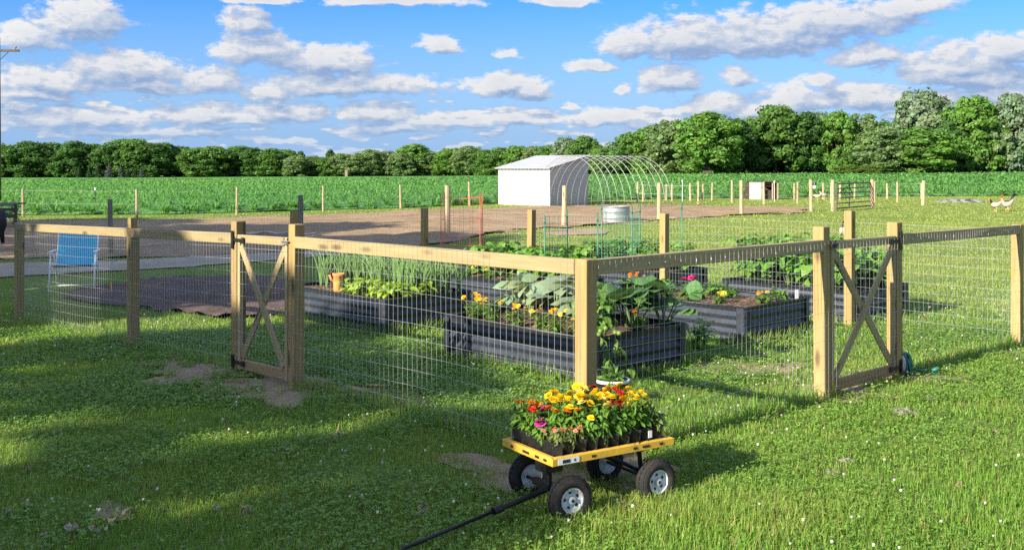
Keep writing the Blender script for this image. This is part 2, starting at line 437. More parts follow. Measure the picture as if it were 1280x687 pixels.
def build_sky():
    w = bpy.data.worlds.new('World'); S.world = w; w.use_nodes = True
    nt = w.node_tree; nt.nodes.clear()
    g = bpy.data.node_groups.new('cloud_field', 'ShaderNodeTree')
    g.interface.new_socket('P', in_out='INPUT', socket_type='NodeSocketVector')
    g.interface.new_socket('D', in_out='OUTPUT', socket_type='NodeSocketFloat')
    gi = g.nodes.new('NodeGroupInput'); go = g.nodes.new('NodeGroupOutput'); p0 = gi.outputs[0]
    nz = N(g, 'ShaderNodeTexNoise'); nz.inputs['Scale'].default_value = 26; nz.inputs['Detail'].default_value = 3
    L_(g, mapping(g, p0, (1, 1.7, 1)), nz.inputs['Vector'])
    wp = N(g, 'ShaderNodeVectorMath', operation='MULTIPLY_ADD'); L_(g, nz.outputs['Color'], wp.inputs[0])
    wp.inputs[1].default_value = (.034, .016, 0)
    L_(g, p0, wp.inputs[2])
    sb = N(g, 'ShaderNodeVectorMath', operation='SUBTRACT'); L_(g, wp.outputs[0], sb.inputs[0]); sb.inputs[1].default_value = (.017, .008, 0)
    p = sb.outputs[0]; acc = None
    for cx, cy, rx, ry in CLOUDS:
        az = math.atan((cx - CX) / F); el = math.atan((YH - cy - ry * .28) / F * math.cos(az))
        a = N(g, 'ShaderNodeVectorMath', operation='SUBTRACT'); L_(g, p, a.inputs[0]); a.inputs[1].default_value = (az, el, 0)
        b = N(g, 'ShaderNodeVectorMath', operation='MULTIPLY'); L_(g, a.outputs[0], b.inputs[0]); b.inputs[1].default_value = (F / rx * .97, F / ry * .88, 0)
        c_ = N(g, 'ShaderNodeVectorMath', operation='MULTIPLY'); L_(g, b.outputs[0], c_.inputs[0]); c_.inputs[1].default_value = (-1, -1.8, 0)   # flatter bases
        b2_ = N(g, 'ShaderNodeVectorMath', operation='MAXIMUM'); L_(g, b.outputs[0], b2_.inputs[0]); L_(g, c_.outputs[0], b2_.inputs[1]); b = b2_
        l = N(g, 'ShaderNodeVectorMath', operation='LENGTH'); L_(g, b.outputs[0], l.inputs[0])
        acc = l.outputs['Value'] if acc is None else mathn(g, 'MINIMUM', acc, l.outputs['Value'])
    # unseen clouds behind and above the camera, cover raised to add fill light
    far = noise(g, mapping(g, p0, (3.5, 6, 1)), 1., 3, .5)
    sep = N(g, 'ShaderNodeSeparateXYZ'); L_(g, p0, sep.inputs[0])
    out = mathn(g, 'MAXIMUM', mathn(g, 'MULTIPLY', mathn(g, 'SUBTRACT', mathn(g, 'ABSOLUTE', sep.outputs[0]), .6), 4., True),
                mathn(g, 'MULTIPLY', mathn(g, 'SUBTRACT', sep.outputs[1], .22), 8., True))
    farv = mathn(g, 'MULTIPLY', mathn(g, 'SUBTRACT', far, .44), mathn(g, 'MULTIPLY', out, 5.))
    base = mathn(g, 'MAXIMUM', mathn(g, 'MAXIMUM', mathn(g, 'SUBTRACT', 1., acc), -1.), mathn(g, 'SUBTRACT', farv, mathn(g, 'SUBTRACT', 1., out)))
    lown = noise(g, mapping(g, p0, (1, 3.4, 1), (3, 1, 0)), 30., 2, .5)
    lm = N(g, 'ShaderNodeMapRange', interpolation_type='SMOOTHSTEP'); L_(g, sep.outputs[1], lm.inputs['Value'])
    lm.inputs['From Min'].default_value = .095; lm.inputs['From Max'].default_value = .055
    low = mathn(g, 'SUBTRACT', mathn(g, 'MULTIPLY', mathn(g, 'SUBTRACT', lown, .535), 6.5), mathn(g, 'MULTIPLY', mathn(g, 'SUBTRACT', 1., lm.outputs[0]), 4.))
    base = mathn(g, 'MAXIMUM', base, mathn(g, 'MINIMUM', low, .5))
    d1 = noise(g, mapping(g, p0, (1, 1.8, 1)), 44., 9, .66)
    tot = mathn(g, 'ADD', base, mathn(g, 'MULTIPLY', mathn(g, 'SUBTRACT', d1, .5), 1.75))
    L_(g, tot, go.inputs[0])
    # ------- directions
    d = coord(nt, 'Generated'); sx = N(nt, 'ShaderNodeSeparateXYZ'); L_(nt, d, sx.inputs[0])
    az = mathn(nt, 'ARCTAN2', sx.outputs[0], sx.outputs[1]); el = mathn(nt, 'ARCSINE', sx.outputs[2])
    cp = N(nt, 'ShaderNodeCombineXYZ'); L_(nt, az, cp.inputs[0]); L_(nt, el, cp.inputs[1]); P = cp.outputs[0]
    def field(off):
        q = N(nt, 'ShaderNodeVectorMath', operation='ADD'); L_(nt, P, q.inputs[0]); q.inputs[1].default_value = off
        n = N(nt, 'ShaderNodeGroup'); n.node_tree = g; L_(nt, q.outputs[0], n.inputs[0]); return n.outputs[0]
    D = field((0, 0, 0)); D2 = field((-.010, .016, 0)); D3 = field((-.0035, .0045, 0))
    sky = N(nt, 'ShaderNodeTexSky', sky_type='NISHITA'); sky.sun_disc = False
    sky.sun_elevation = SUN_EL; sky.sun_rotation = math.atan2(SUN_H.x, SUN_H.y) % (2 * math.pi)
    sky.air_density = 1.0; sky.dust_density = .3; sky.ozone_density = 3.0
    hs = N(nt, 'ShaderNodeHueSaturation'); hs.inputs['Saturation'].default_value = SKY_SAT; hs.inputs['Value'].default_value = SKY_VAL
    hs.inputs['Hue'].default_value = SKY_HUE
    L_(nt, sky.outputs[0], hs.inputs['Color'])
    K = CLOUD_K
    hor = N(nt, 'ShaderNodeMapRange', interpolation_type='SMOOTHSTEP'); L_(nt, el, hor.inputs['Value'])
    hor.inputs['From Min'].default_value = .22; hor.inputs['From Max'].default_value = .0; hor.inputs['To Max'].default_value = .85
    skyc = mixc(nt, mixc(nt, hs.outputs[0], (.80, .80, 1.), 1., 'MULTIPLY'), (.24 * K, .47 * K, .89 * K), hor.outputs[0])
    mask = N(nt, 'ShaderNodeMapRange', interpolation_type='SMOOTHSTEP'); L_(nt, D, mask.inputs['Value'])
    mask.inputs['From Min'].default_value = -.08; mask.inputs['From Max'].default_value = .36; mask.inputs['To Max'].default_value = .96
    lit = mathn(nt, 'ADD', mathn(nt, 'ADD', mathn(nt, 'MULTIPLY', mathn(nt, 'SUBTRACT', D, D2), .62), mathn(nt, 'MULTIPLY', mathn(nt, 'SUBTRACT', D, D3), .8)), .47, True)
    thick = N(nt, 'ShaderNodeMapRange'); L_(nt, D, thick.inputs['Value']); thick.inputs['From Min'].default_value = .2; thick.inputs['From Max'].default_value = 1.2
    thick.inputs['To Min'].default_value = .0; thick.inputs['To Max'].default_value = .22
    lit = mathn(nt, 'SUBTRACT', lit, thick.outputs[0], True)
    cc = ramp(nt, lit, [(.0, (.30 * K, .43 * K, .68 * K)), (.35, (.46 * K, .56 * K, .74 * K)), (.7, (.65 * K, .70 * K, .80 * K)), (1., (.93 * K, .91 * K, .89 * K))])
    dt = N(nt, 'ShaderNodeVectorMath', operation='DOT_PRODUCT'); L_(nt, d, dt.inputs[0]); dt.inputs[1].default_value = tuple(sd)   # unseen clouds towards the sun, brightened to lift the shade
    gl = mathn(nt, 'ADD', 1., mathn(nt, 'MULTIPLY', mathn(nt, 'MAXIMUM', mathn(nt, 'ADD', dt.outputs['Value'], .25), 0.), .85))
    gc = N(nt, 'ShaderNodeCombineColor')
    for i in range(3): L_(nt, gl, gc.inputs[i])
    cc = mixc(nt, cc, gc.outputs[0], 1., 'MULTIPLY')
    lowc = N(nt, 'ShaderNodeMapRange'); L_(nt, el, lowc.inputs['Value']); lowc.inputs['From Min'].default_value = .012; lowc.inputs['From Max'].default_value = .05
    lowc.inputs['To Min'].default_value = .45; lowc.inputs['To Max'].default_value = 1.
    fac = mathn(nt, 'MULTIPLY', mask.outputs[0], lowc.outputs[0])
    up = N(nt, 'ShaderNodeMapRange'); L_(nt, el, up.inputs['Value']); up.inputs['From Min'].default_value = -.02; up.inputs['From Max'].default_value = .005
    fac = mathn(nt, 'MULTIPLY', fac, up.outputs[0])
    bg = N(nt, 'ShaderNodeBackground'); bg.inputs['Strength'].default_value = SKY_STR
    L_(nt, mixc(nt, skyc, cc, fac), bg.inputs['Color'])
    o = N(nt, 'ShaderNodeOutputWorld'); L_(nt, bg.outputs[0], o.inputs[0])
    w.cycles.sampling_method = 'MANUAL'; w.cycles.sample_map_resolution = 512
build_sky()

# ================================================================== fence layout (needed to keep grass out of beds)
A_ = Vector((-.6897, .7241, 0)); B_ = Vector((.7241, .6897, 0))      # the two directions of the garden fence
C0 = Vector((.42, 5.93, 0))
LW, LR_ = 9.32, 6.32                                                  # side lengths
def fp(a=0., b=0., up=0.):
    p = C0 + A_ * a + B_ * b
    return Vector((p.x, p.y, float(gz(p.x, p.y)) + up))
BEDS = [  # near corner, length along A_, length along B_
    (Vector((.64, 8.20, 0)), 1.83, 1.2), (Vector((-1.34, 10.9, 0)), 1.95, 1.2), (Vector((2.28, 10.2, 0)), 1.83, 1.2),
    (Vector((3.9, 11.7, 0)), 1.83, 1.2), (Vector((.31, 12.45, 0)), 1.83, 1.2), (Vector((1.91, 13.97, 0)), 1.83, 1.2)]
BED_H = .36
def bedpoly(b, m=.0):
    n, la, lb = b
    o = n - A_ * m - B_ * m
    return [tuple((o + A_ * x + B_ * y)[:2]) for x, y in ((0, 0), (la + 2 * m, 0), (la + 2 * m, lb + 2 * m), (0, lb + 2 * m))]

# ================================================================== ground sheet
def spaced(lims, base, grow, lo, hi):
    a, b = lims; xs = list(np.arange(a, b + 1e-6, base)); s = base; x = b
    while x < hi: s *= grow; x += s; xs.append(x)
    s = base; x = a; left = []
    while x > lo: s *= grow; x -= s; left.append(x)
    return np.array(left[::-1] + xs)
gx = spaced((-7, 7), .16, 1.07, -1600, 1600); gy = spaced((4, 15), .16, 1.06, -200, 2600)
XX, YY = np.meshgrid(gx, gy)
ZZ = gz(XX, YY) + .018 * (fbm(XX * .9, YY * .9, 3, 3) - .5)
V = np.stack([XX, YY, ZZ], -1).reshape(-1, 3); nx, ny = len(gx), len(gy)
i0 = (np.arange(ny - 1)[:, None] * nx + np.arange(nx - 1)[None]).ravel()
ground = link('ground', np_mesh('ground', V, np.stack([i0, i0 + 1, i0 + nx + 1, i0 + nx], 1), M['lawn'], smooth=True))
tag(ground, kind='structure')
def gsurf(x, y): return gz(x, y) + .018 * (fbm(np.asarray(x) * .9, np.asarray(y) * .9, 3, 3) - .5)

def sheet(name, poly, step, up, mat, amp=0., afreq=2., edge=.1, efreq=1.7, kind='structure', kept=None):
    pts = []
    n = len(poly)
    for i in range(n):
        p, q = Vector(poly[i]), Vector(poly[(i + 1) % n]); k = max(1, int((q - p).length / step))
        pts += [p.lerp(q, j / k) for j in range(k)]
    cen = sum(pts, Vector((0, 0))) / len(pts)
    out = []
    for p in pts:
        s = (float(fbm(p.x * efreq, p.y * efreq, 91, 4)) - .5) * 2 * edge
        dd = (p - cen); out.append(p + dd.normalized() * s * 2)
    xs = [p.x for p in out]; ys = [p.y for p in out]
    X, Y = np.meshgrid(np.arange(min(xs), max(xs), step), np.arange(min(ys), max(ys), step))
    X = X + RNG.uniform(-.3, .3, X.shape) * step; Y = Y + RNG.uniform(-.3, .3, Y.shape) * step
    ok = inpoly(X, Y, [tuple(p) for p in out])
    vs = out + [Vector((a, b)) for a, b in zip(X[ok], Y[ok])]
    r = delaunay_2d_cdt(vs, [], [list(range(len(out)))], 1, 1e-5)
    vv = np.array([tuple(v) for v in r[0]])
    zz = gsurf(vv[:, 0], vv[:, 1]) + up
    if amp: zz = zz + amp * np.clip(fbm(vv[:, 0] * afreq, vv[:, 1] * afreq, 5, 4) - .35, 0, 1) * 2
    me = bpy.data.meshes.new(name); me.from_pydata([(a, b, c) for (a, b), c in zip(vv, zz)], [], [tuple(f) for f in r[2]])
    me.materials.append(mat); me.polygons.foreach_set('use_smooth', [True] * len(me.polygons)); me.update()
    o = link(name, me); tag(o, kind=kind)
    (NOGRASS if kept is None else kept).append([tuple(p) for p in out])
    return o
NOGRASS = []
def pix(*pp): return [tuple(gp(x, y)[:2]) for x, y in pp]
# tilled paddock soil, gravel track, mulched plot, bare patches
sheet('dirt_plot', pix((-60, 279), (100, 277), (250, 274.5), (400, 270), (480, 265.5), (550, 262.5), (640, 260), (745, 257.5), (840, 257), (950, 259), (1015, 259.5),
                       (1005, 266.5), (930, 268.5), (862, 273), (800, 277), (735, 282), (650, 287), (600, 296), (520, 310), (430, 314), (330, 316), (160, 322), (-60, 327)),
      .34, .012, M['tilled'], .075, 1.5, .6)
sheet('gravel_path', pix((-70, 331), (60, 329), (180, 325), (300, 318), (372, 313), (430, 312), (430, 319), (340, 326), (240, 334), (120, 341), (0, 347), (-70, 349)), .2, .02, M['gravel'], .015, 3, .16)
sheet('mulch_plot', pix((78, 374), (96, 364), (190, 350), (290, 346), (372, 349), (372, 384), (360, 396), (270, 399), (180, 387)), .1, .03, M['mulch'], .05, 5, .06)
sheet('sandy_patch', pix((672, 291), (700, 287.5), (740, 286.5), (768, 289), (755, 293), (700, 295)), .12, .02, M['bare'], .02, 4, .12)
BARE = [(355, 489, .75, .36), (255, 466, .5, .3), (215, 455, .4, .18), (640, 590, .34, .3), (735, 588, .4, .24), (140, 640, .13, .1), (1060, 486, .42, .1), (1165, 473, .34, .16),
        (880, 461, .45, .22), (955, 462, .3, .2), (30, 402, .3, .14), (1040, 500, .22, .1), (1255, 440, .3, .12), (470, 497, .5, .16), (1092, 496, .2, .07), (800, 610, .25, .1)]
for i, (x, y, rx, ry) in enumerate(BARE):
    c = gp(x, y); pl = []
    for k in range(18):
        a = 2 * math.pi * k / 18; e = Vector((math.cos(a) * rx, math.sin(a) * ry * 1.3)); e.rotate(Matrix.Rotation(R(-15), 2))
        pl.append((c.x + e.x, c.y + e.y))
    sheet('bare_patch', pl, .03, .005, M['bare'], .012, 7, min(rx, ry) * .7, 1.1 / min(rx, ry))

FIELD_EDGE = [(-60., 33.), (-20.7, 42.5), (-14., 43.), (-7.5, 48.5), (-3., 51.), (0., 54.5), (5.5, 60.), (18.5, 66.), (34., 69.), (90., 84.)]
def edge_y(x): return np.interp(x, [p[0] for p in FIELD_EDGE], [p[1] for p in FIELD_EDGE])

# ================================================================== lawn grass
def scatter(y0, y1, dens, umax=.56, seed=1):
    r = np.random.default_rng(seed); e = 2.4                           # a margin beyond the frame on both sides
    n = int((umax * (y1 * y1 - y0 * y0) + 2 * e * (y1 - y0)) * dens); y = r.uniform(y0, y1, n * 3)
    y = y[r.random(n * 3) < (umax * y + e) / (umax * y1 + e)][:n]; x = r.uniform(-1, 1, len(y)) * (umax * y + e)
    return x, y, r
def keep_lawn(x, y, r, leak=.05):
    k = y < edge_y(x) - .6
    for i, pl in enumerate(NOGRASS):
        ins = inpoly(x, y, pl)
        if not ins.any(): continue
        lk = np.clip(fbm(x * .9, y * .9, 57, 4) * 3.2 - 1.65, .02, .6) if i == 0 else leak if i < 3 else np.clip(fbm(x * 6, y * 6, 55, 3) * 3.4 - (1.45 if i < 9 else 1.05), .05, .9)
        k &= ~ins | (r.random(len(x)) < lk)
    for b in BEDS: k &= ~inpoly(x, y, bedpoly(b, .01))
    return k
def blades(x, y, r, h, w, lean=.5, colf=None, hvar=(.5, 1.3)):
    n = len(x); z = gsurf(x, y) - .004
    hh = h * r.uniform(*hvar, n); ww = w * r.uniform(.7, 1.3, n)
    a = r.uniform(0, 2 * math.pi, n); ln = np.abs(r.normal(0, lean, n)); b = a + r.normal(0, .5, n) + math.pi / 2
    dx, dy = np.cos(a), np.sin(a); wx, wy = np.cos(b) * ww / 2, np.sin(b) * ww / 2
    P0 = np.stack([x, y, z], 1); lv = np.stack([dx, dy], 1) * ln[:, None]
    c, s_ = np.cos(ln), np.sin(ln)
    p1 = P0 + np.stack([dx * s_ * .35 * hh, dy * s_ * .35 * hh, .55 * hh], 1)
    p2 = P0 + np.stack([dx * s_ * hh, dy * s_ * hh, hh * (.45 + .55 * c)], 1)
    W = np.stack([wx, wy, np.zeros(n)], 1)
    V = np.stack([P0 - W, P0 + W, p1 + W * .8, p1 - W * .8, p2 + W * .18, p2 - W * .18], 1).reshape(-1, 3)
    o = np.arange(n)[:, None] * 6
    Fq = np.concatenate([o + [[0, 1, 2, 3]], o + [[3, 2, 4, 5]]], 0)
    col = colf(x, y, r, n); col = np.repeat(col, 6, 0)
    return V, Fq, col
def lawn_col(x, y, r, n):
    g1 = fbm(x * .35, y * .35, 11, 4); g2 = fbm(x * 2.3, y * 2.3, 12, 3)
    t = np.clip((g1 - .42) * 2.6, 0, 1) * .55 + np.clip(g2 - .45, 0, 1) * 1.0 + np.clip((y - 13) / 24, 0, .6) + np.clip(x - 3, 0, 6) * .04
    t = np.clip(t + r.normal(0, .12, n), 0, 1)[:, None]
    a = np.array([GRASS_A]); b = np.array([GRASS_B])
    c = a * (1 - t) + b * t
    dry = r.random(n) < .10 - .08 * (y > 14)
    c[dry] = np.array([.30, .26, .11])
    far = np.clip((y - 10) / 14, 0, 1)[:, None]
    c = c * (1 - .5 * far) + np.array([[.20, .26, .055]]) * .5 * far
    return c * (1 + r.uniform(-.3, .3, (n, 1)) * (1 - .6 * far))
GV, GF, GC = [], [], []; gbase = 0
for y0, y1, dens, h, w, sd_ in ((3.4, 6.5, 9000, .043, .0040, 1), (6.5, 9.5, 4800, .043, .005, 2), (9.5, 14, 1900, .047, .0075, 3), (14, 22, 700, .034, .011, 4), (22, 36, 220, .032, .02, 5), (36, 72, 50, .04, .04, 6)):
    x, y, r = scatter(y0, y1, dens, seed=sd_)
    k = keep_lawn(x, y, r, .03)
    cl = fbm(x * 1.9, y * 1.9, 21, 3)
    k &= r.random(len(x)) < np.clip(.25 + 1.7 * (cl - .22), .2, 1)
    x, y = x[k], y[k]
    hm = .55 + 1.0 * fbm(x * 1.1, y * 1.1, 22, 3)
    if y1 < 7: hm = hm + .9 * np.exp(-((x - .9)**2 / .7 + (y - 4.9)**2 / .25))
    cx, rr = None, r
    Vb, Fb, Cb = blades(x, y, r, h * hm, w, .55 if y1 < 15 else .4, lawn_col)
    GV.append(Vb); GF.append(Fb + gbase); GC.append(Cb); gbase += len(Vb)
# tall tufts at the foot of beds, posts and wheels
tuft = []
for b in BEDS:
    pl = bedpoly(b, .03)
    for i in range(4):
        p, q = np.array(pl[i]), np.array(pl[(i + 1) % 4])
        t = RNG.random(420); tuft.append(p + (q - p) * t[:, None] + RNG.normal(0, .035, (420, 2)))
for t0, t1, dr in ((C0, C0 + A_ * 3.0, 900), (C0, C0 + B_ * 2.8, 900), (C0 + A_ * 4.3, C0 + A_ * 9.3, 900), (C0 + B_ * 4., C0 + B_ * 6.3, 600)):
    t = RNG.random(dr); p, q = np.array(t0[:2]), np.array(t1[:2]); tuft.append(p + (q - p) * t[:, None] + RNG.normal(0, .05, (dr, 2)))
tp = np.concatenate(tuft); inb = np.zeros(len(tp), bool)
for b in BEDS: inb |= inpoly(tp[:, 0], tp[:, 1], bedpoly(b, .012))
tp = tp[~inb]; r = np.random.default_rng(77)
Vb, Fb, Cb = blades(tp[:, 0], tp[:, 1], r, .12, .007, .5, lawn_col); GV.append(Vb); GF.append(Fb + gbase); GC.append(Cb); gbase += len(Vb)
lawn = link('lawn_grass', np_mesh('lawn_grass', np.concatenate(GV), np.concatenate(GF), M['grass'], np.concatenate(GC)))
tag(lawn, 'short green lawn grass around the fenced garden', 'grass', kind='stuff')

# clover leaves and white clover heads
x, y, r = scatter(3.5, 11.5, 2300, seed=31)
cl = fbm(x * 1.3 + 9, y * 1.3, 33, 3); k = keep_lawn(x, y, r, .0) & (r.random(len(x)) < np.clip((cl - .36) * 2.6, 0.04, .62))
x, y = x[k], y[k]; n = len(x)
hh = r.uniform(.025, .065, n); a0 = r.uniform(0, 6.28, n); VV = []; CC = []
for j in range(3):
    a = a0 + j * 2.094; sz = r.uniform(.007, .0125, n) * np.where(y > 7.5, 1.35, 1.); dx, dy = np.cos(a), np.sin(a); tz = r.normal(0, .3, n)
    c = np.stack([x, y, gsurf(x, y) + hh], 1); d3 = np.stack([dx, dy, tz], 1) * sz[:, None]; s3 = np.stack([-dy, dx, r.normal(0, .3, n)], 1) * sz[:, None] * .62
    VV.append(np.stack([c, c + d3 * .8 + s3, c + d3 * 1.5, c + d3 * .8 - s3], 1))
    CC.append(np.array([[.15, .265, .042]]) * r.uniform(.7, 1.4, (n, 1)) * np.array([[1, 1, 1]]))
Vc = np.stack(VV, 1).reshape(-1, 3); Cc = np.repeat(np.stack(CC, 1).reshape(-1, 3), 4, 0); nq = len(Vc) // 4
clover = link('clover_leaves', np_mesh('clover_leaves', Vc, np.arange(nq * 4).reshape(-1, 4), M['grass'], Cc))
tag(clover, 'low three lobed clover leaves growing in patches through the lawn', 'clover', kind='stuff')
x, y, r = scatter(3.6, 15, 18, seed=41)
cl = fbm(x * .8 + 3, y * .8, 43, 3); k = keep_lawn(x, y, r, 0) & (r.random(len(x)) < np.clip((cl - .40) * 4, .03, 1)); x, y = x[k], y[k]; n = len(x)
cube = np.array([[-1, -1, -.8], [1, -1, -.8], [1, 1, -.8], [-1, 1, -.8], [-.75, -.75, .9], [.75, -.75, .9], [.75, .75, .9], [-.75, .75, .9]])
cf = np.array([[0, 3, 2, 1], [4, 5, 6, 7], [0, 1, 5, 4], [1, 2, 6, 5], [2, 3, 7, 6], [3, 0, 4, 7]])
sz = r.uniform(.004, .0075, n); cz = gsurf(x, y) + r.uniform(.05, .09, n)
Vc = (cube[None] * sz[:, None, None] + np.stack([x, y, cz], 1)[:, None]).reshape(-1, 3)
Fc = (cf[None] + (np.arange(n) * 8)[:, None, None]).reshape(-1, 4)
cc = np.repeat(np.array([[.66, .66, .58]]) * r.uniform(.6, 1.05, (n, 1)), 8, 0)
tag(link('clover_flowers', np_mesh('clover_flowers', Vc, Fc, M['petal'], cc)), 'tiny white clover flower heads dotted over the lawn', 'clover flowers', kind='stuff')

# ================================================================== crop field
x = np.concatenate([[-1500., -300.], np.arange(-150, 151, 3.), [300., 1500.]]); rows = 90; Vf = []
for i in range(rows + 1):
    t = (i / rows)**2.2
    u = np.clip(x / edge_y(x), -3, 3); D = np.interp(np.clip(x / 300., -.49, .49), UK, DK) + 30
    yy = edge_y(x) + .5 + t * (D - edge_y(x))
    Vf.append(np.stack([x, yy, gz(x, yy) + .02 + .30 * min(1, i / 10.)], 1))
Vf = np.concatenate(Vf); nx = len(x); i0 = (np.arange(rows)[:, None] * nx + np.arange(nx - 1)[None]).ravel()
def cropmat():
    m, nt = newmat('crop_canopy'); v = coord(nt)
    n = noise(nt, mapping(nt, v, (1, .22, 1)), 1.7, 6, .75); n2 = noise(nt, v, .03, 3)
    c = ramp(nt, n, [(.3, (.05, .14, .035)), (.5, (.085, .23, .055)), (.72, (.13, .31, .08))])
    c = mixc(nt, c, (.13, .22, .05), ramp(nt, n2, [(.45, (0, 0, 0)), (.7, (.45,) * 3)]))
    finish(nt, c, .8, 0, .2, bump=n, bstr=1., bdist=.4); return m
fld = link('field', np_mesh('field', Vf, np.stack([i0, i0 + 1, i0 + nx + 1, i0 + nx], 1), cropmat(), smooth=True)); tag(fld, kind='structure')
def corn(y0, y1, dens, nl, h, lw, seed):
    n = int(.58 * (y1 * y1 - y0 * y0) * dens); r = np.random.default_rng(seed)
    y = np.sqrt(r.uniform(y0 * y0, y1 * y1, n)); x = r.uniform(-.58, .58, n) * y
    x = np.round(x / .76) * .76 + r.normal(0, .06, n) if y1 < 100 else x
    k = y > edge_y(x) + .2 * r.random(n); x, y = x[k], y[k]; n = len(x)
    z = gz(x, y); Vs = []; Cs = []
    for j in range(nl):
        a = r.uniform(0, 6.28, n); hh = h * r.uniform(.75, 1.2, n); L = hh * r.uniform(.6, 1., n)
        dx, dy = np.cos(a), np.sin(a); w = lw * r.uniform(.7, 1.3, n)
        b0 = np.stack([x, y, z + hh * r.uniform(.05, .5, n)], 1)
        p1 = b0 + np.stack([dx * L * .38, dy * L * .38, L * .52], 1); p2 = b0 + np.stack([dx * L * .8, dy * L * .8, L * r.uniform(.2, .6, n)], 1)
        W = np.stack([-dy * w, dx * w, np.zeros(n)], 1)
        Vs.append(np.stack([b0 - W * .5, b0 + W * .5, p1 + W, p1 - W, p2 + W * .2, p2 - W * .2], 1))
        g = fbm(x * .12, y * .12, 61, 3)[:, None]
        Cs.append((np.array([[.095, .26, .06]]) * (1 - g) + np.array([[.15, .32, .065]]) * g) * r.uniform(.8, 1.2, (n, 1)))
    V = np.stack(Vs, 1).reshape(-1, 3); C = np.repeat(np.stack(Cs, 1).reshape(-1, 3), 6, 0)
    o = np.arange(n * nl)[:, None] * 6
    return V, np.concatenate([o + [[0, 1, 2, 3]], o + [[3, 2, 4, 5]]], 0), C
cv, cf_, ccol = [], [], []; cb = 0
for a in ((32, 60, 8, 7, .46, .028, 71), (60, 95, 4.6, 6, .48, .04, 72), (95, 160, 1.2, 5, .55, .09, 73), (160, 300, .25, 4, .62, .2, 74)):
    v_, f_, c_ = corn(*a); cv.append(v_); cf_.append(f_ + cb); ccol.append(c_); cb += len(v_)
tag(link('corn_crop', np_mesh('corn_crop', np.concatenate(cv), np.concatenate(cf_), M['corn'], np.concatenate(ccol))),
    'knee high green corn crop filling the wide field', 'corn', kind='stuff')
# ================================================================== trees
def crown_mesh(name, seed, col, shape='round', puffs=80, per=105, leaf=.025, rad=.34, jit=.2, base=.06):
    r = np.random.default_rng(seed); Vs = []; Cs = []
    for p in range(puffs):
        t = r.uniform(0, 1)**.85
        if shape == 'cone':
            env = rad * (1 - t)**.8 + .015; pr = .075 * (1.15 - t) + .02
        elif shape == 'tall':
            env = rad * (max(0., 1 - (abs(t - .5) / .56)**2.6))**.6; pr = r.uniform(.06, .11)
        else:
            env = rad * (max(0., 1 - (abs(t - .42) / .62)**2.3))**.6; pr = r.uniform(.045, .125)
        a = r.uniform(0, 2 * math.pi); rr = max(0, env - pr * .55) * r.uniform(.3, 1)**.5 * r.uniform(.8, 1.22)
        env_k = 1 + .16 * math.sin(a * 2 + seed) + .12 * math.sin(a * 3 + seed * 2.1 + t * 5); rr *= env_k
        c = np.array([math.cos(a) * rr, math.sin(a) * rr, base + t * (1 - base - .06)])
        n = int(per * r.uniform(.5, 1.2) * (.6 if shape == 'cone' else 1))
        d = r.normal(0, 1, (n, 3)); d[:, 2] = d[:, 2] * .8 + .25; d += np.array([math.cos(a), math.sin(a), 0]) * .55
        d /= np.linalg.norm(d, axis=1)[:, None]
        sq = np.array([1, 1, .9]) if shape != 'cone' else np.array([1.2, 1.2, .5])
        pos = c + d * pr * sq * r.uniform(.55, 1.12, (n, 1))
        nr = d + r.normal(0, .5, (n, 3)); nr /= np.linalg.norm(nr, axis=1)[:, None]
        q = r.normal(0, 1, (n, 3)); t1 = np.cross(nr, q); t1 /= np.linalg.norm(t1, axis=1)[:, None]; t2 = np.cross(nr, t1)
        s = leaf * r.uniform(.55, 1.25, (n, 1)); s2 = s * r.uniform(.5, .8, (n, 1))
        Vs.append(np.stack([pos - t1 * s, pos - t2 * s2, pos + t1 * s, pos + t2 * s2], 1))
        pc = np.array(col) * r.uniform(1 - jit, 1 + jit) * np.array([r.uniform(.90, 1.06), 1, r.uniform(.8, 1.1)])
        Cs.append(pc[None] * r.uniform(.72, 1.28, (n, 1)))
    V = np.concatenate(Vs).reshape(-1, 3); C = np.repeat(np.concatenate(Cs), 4, 0)
    return np_mesh(name, V, np.arange(len(V)).reshape(-1, 4), M['tree_leaf'], C)
def trunk_mesh(name, seed, h=.8, r0=.022, limbs=6):
    rr = random.Random(seed); b = MB()
    pts = [Vector((rr.uniform(-.01, .01) * i, rr.uniform(-.01, .01) * i, -.02 + h * i / 6)) for i in range(7)]
    b.tube(pts, [r0 * (1.3 if i == 0 else 1 - .13 * i) for i in range(7)], 8)
    for k in range(limbs):
        s = pts[2 + k % 4]; a = rr.uniform(0, 6.28); L = rr.uniform(.12, .24)
        e = s + Vector((math.cos(a) * L, math.sin(a) * L, L * rr.uniform(.5, 1)))
        m = s.lerp(e, .5) + Vector((0, 0, -.02)); b.tube([s, m, e], [r0 * .45, r0 * .3, r0 * .12], 5)
    return b.mesh(name, M['bark'], smooth=True)
KINDS = {  # pigment, crown shape, variants
    'dark': ((.056,.13,.030), 'round', 4), 'mid': ((.086,.175,.038), 'round', 5), 'bright': ((.11,.22,.042), 'round', 4),
    'pale': ((.14,.215,.085), 'round', 4), 'silver': ((.17,.24,.155), 'tall', 2), 'spruce': ((.075, .105, .095), 'cone', 2), 'bush': ((.12,.2,.04), 'round', 1), 'greenspruce': ((.035, .075, .03), 'cone', 1)}
CR = {}
for i, (k, (c, sh, nv)) in enumerate(KINDS.items()):
    CR[k] = [crown_mesh('crown_leaves', 100 + i * 10 + j, c, sh, puffs=(130 if sh != 'cone' else 110), rad=(.36 if sh == 'round' else .30 if sh == 'tall' else .27), base=.02 if k in ('bush', 'spruce', 'greenspruce') else .05) for j in range(nv)]
TR = [trunk_mesh('tree_trunk', 5 + j) for j in range(3)]
NTREE = [0]
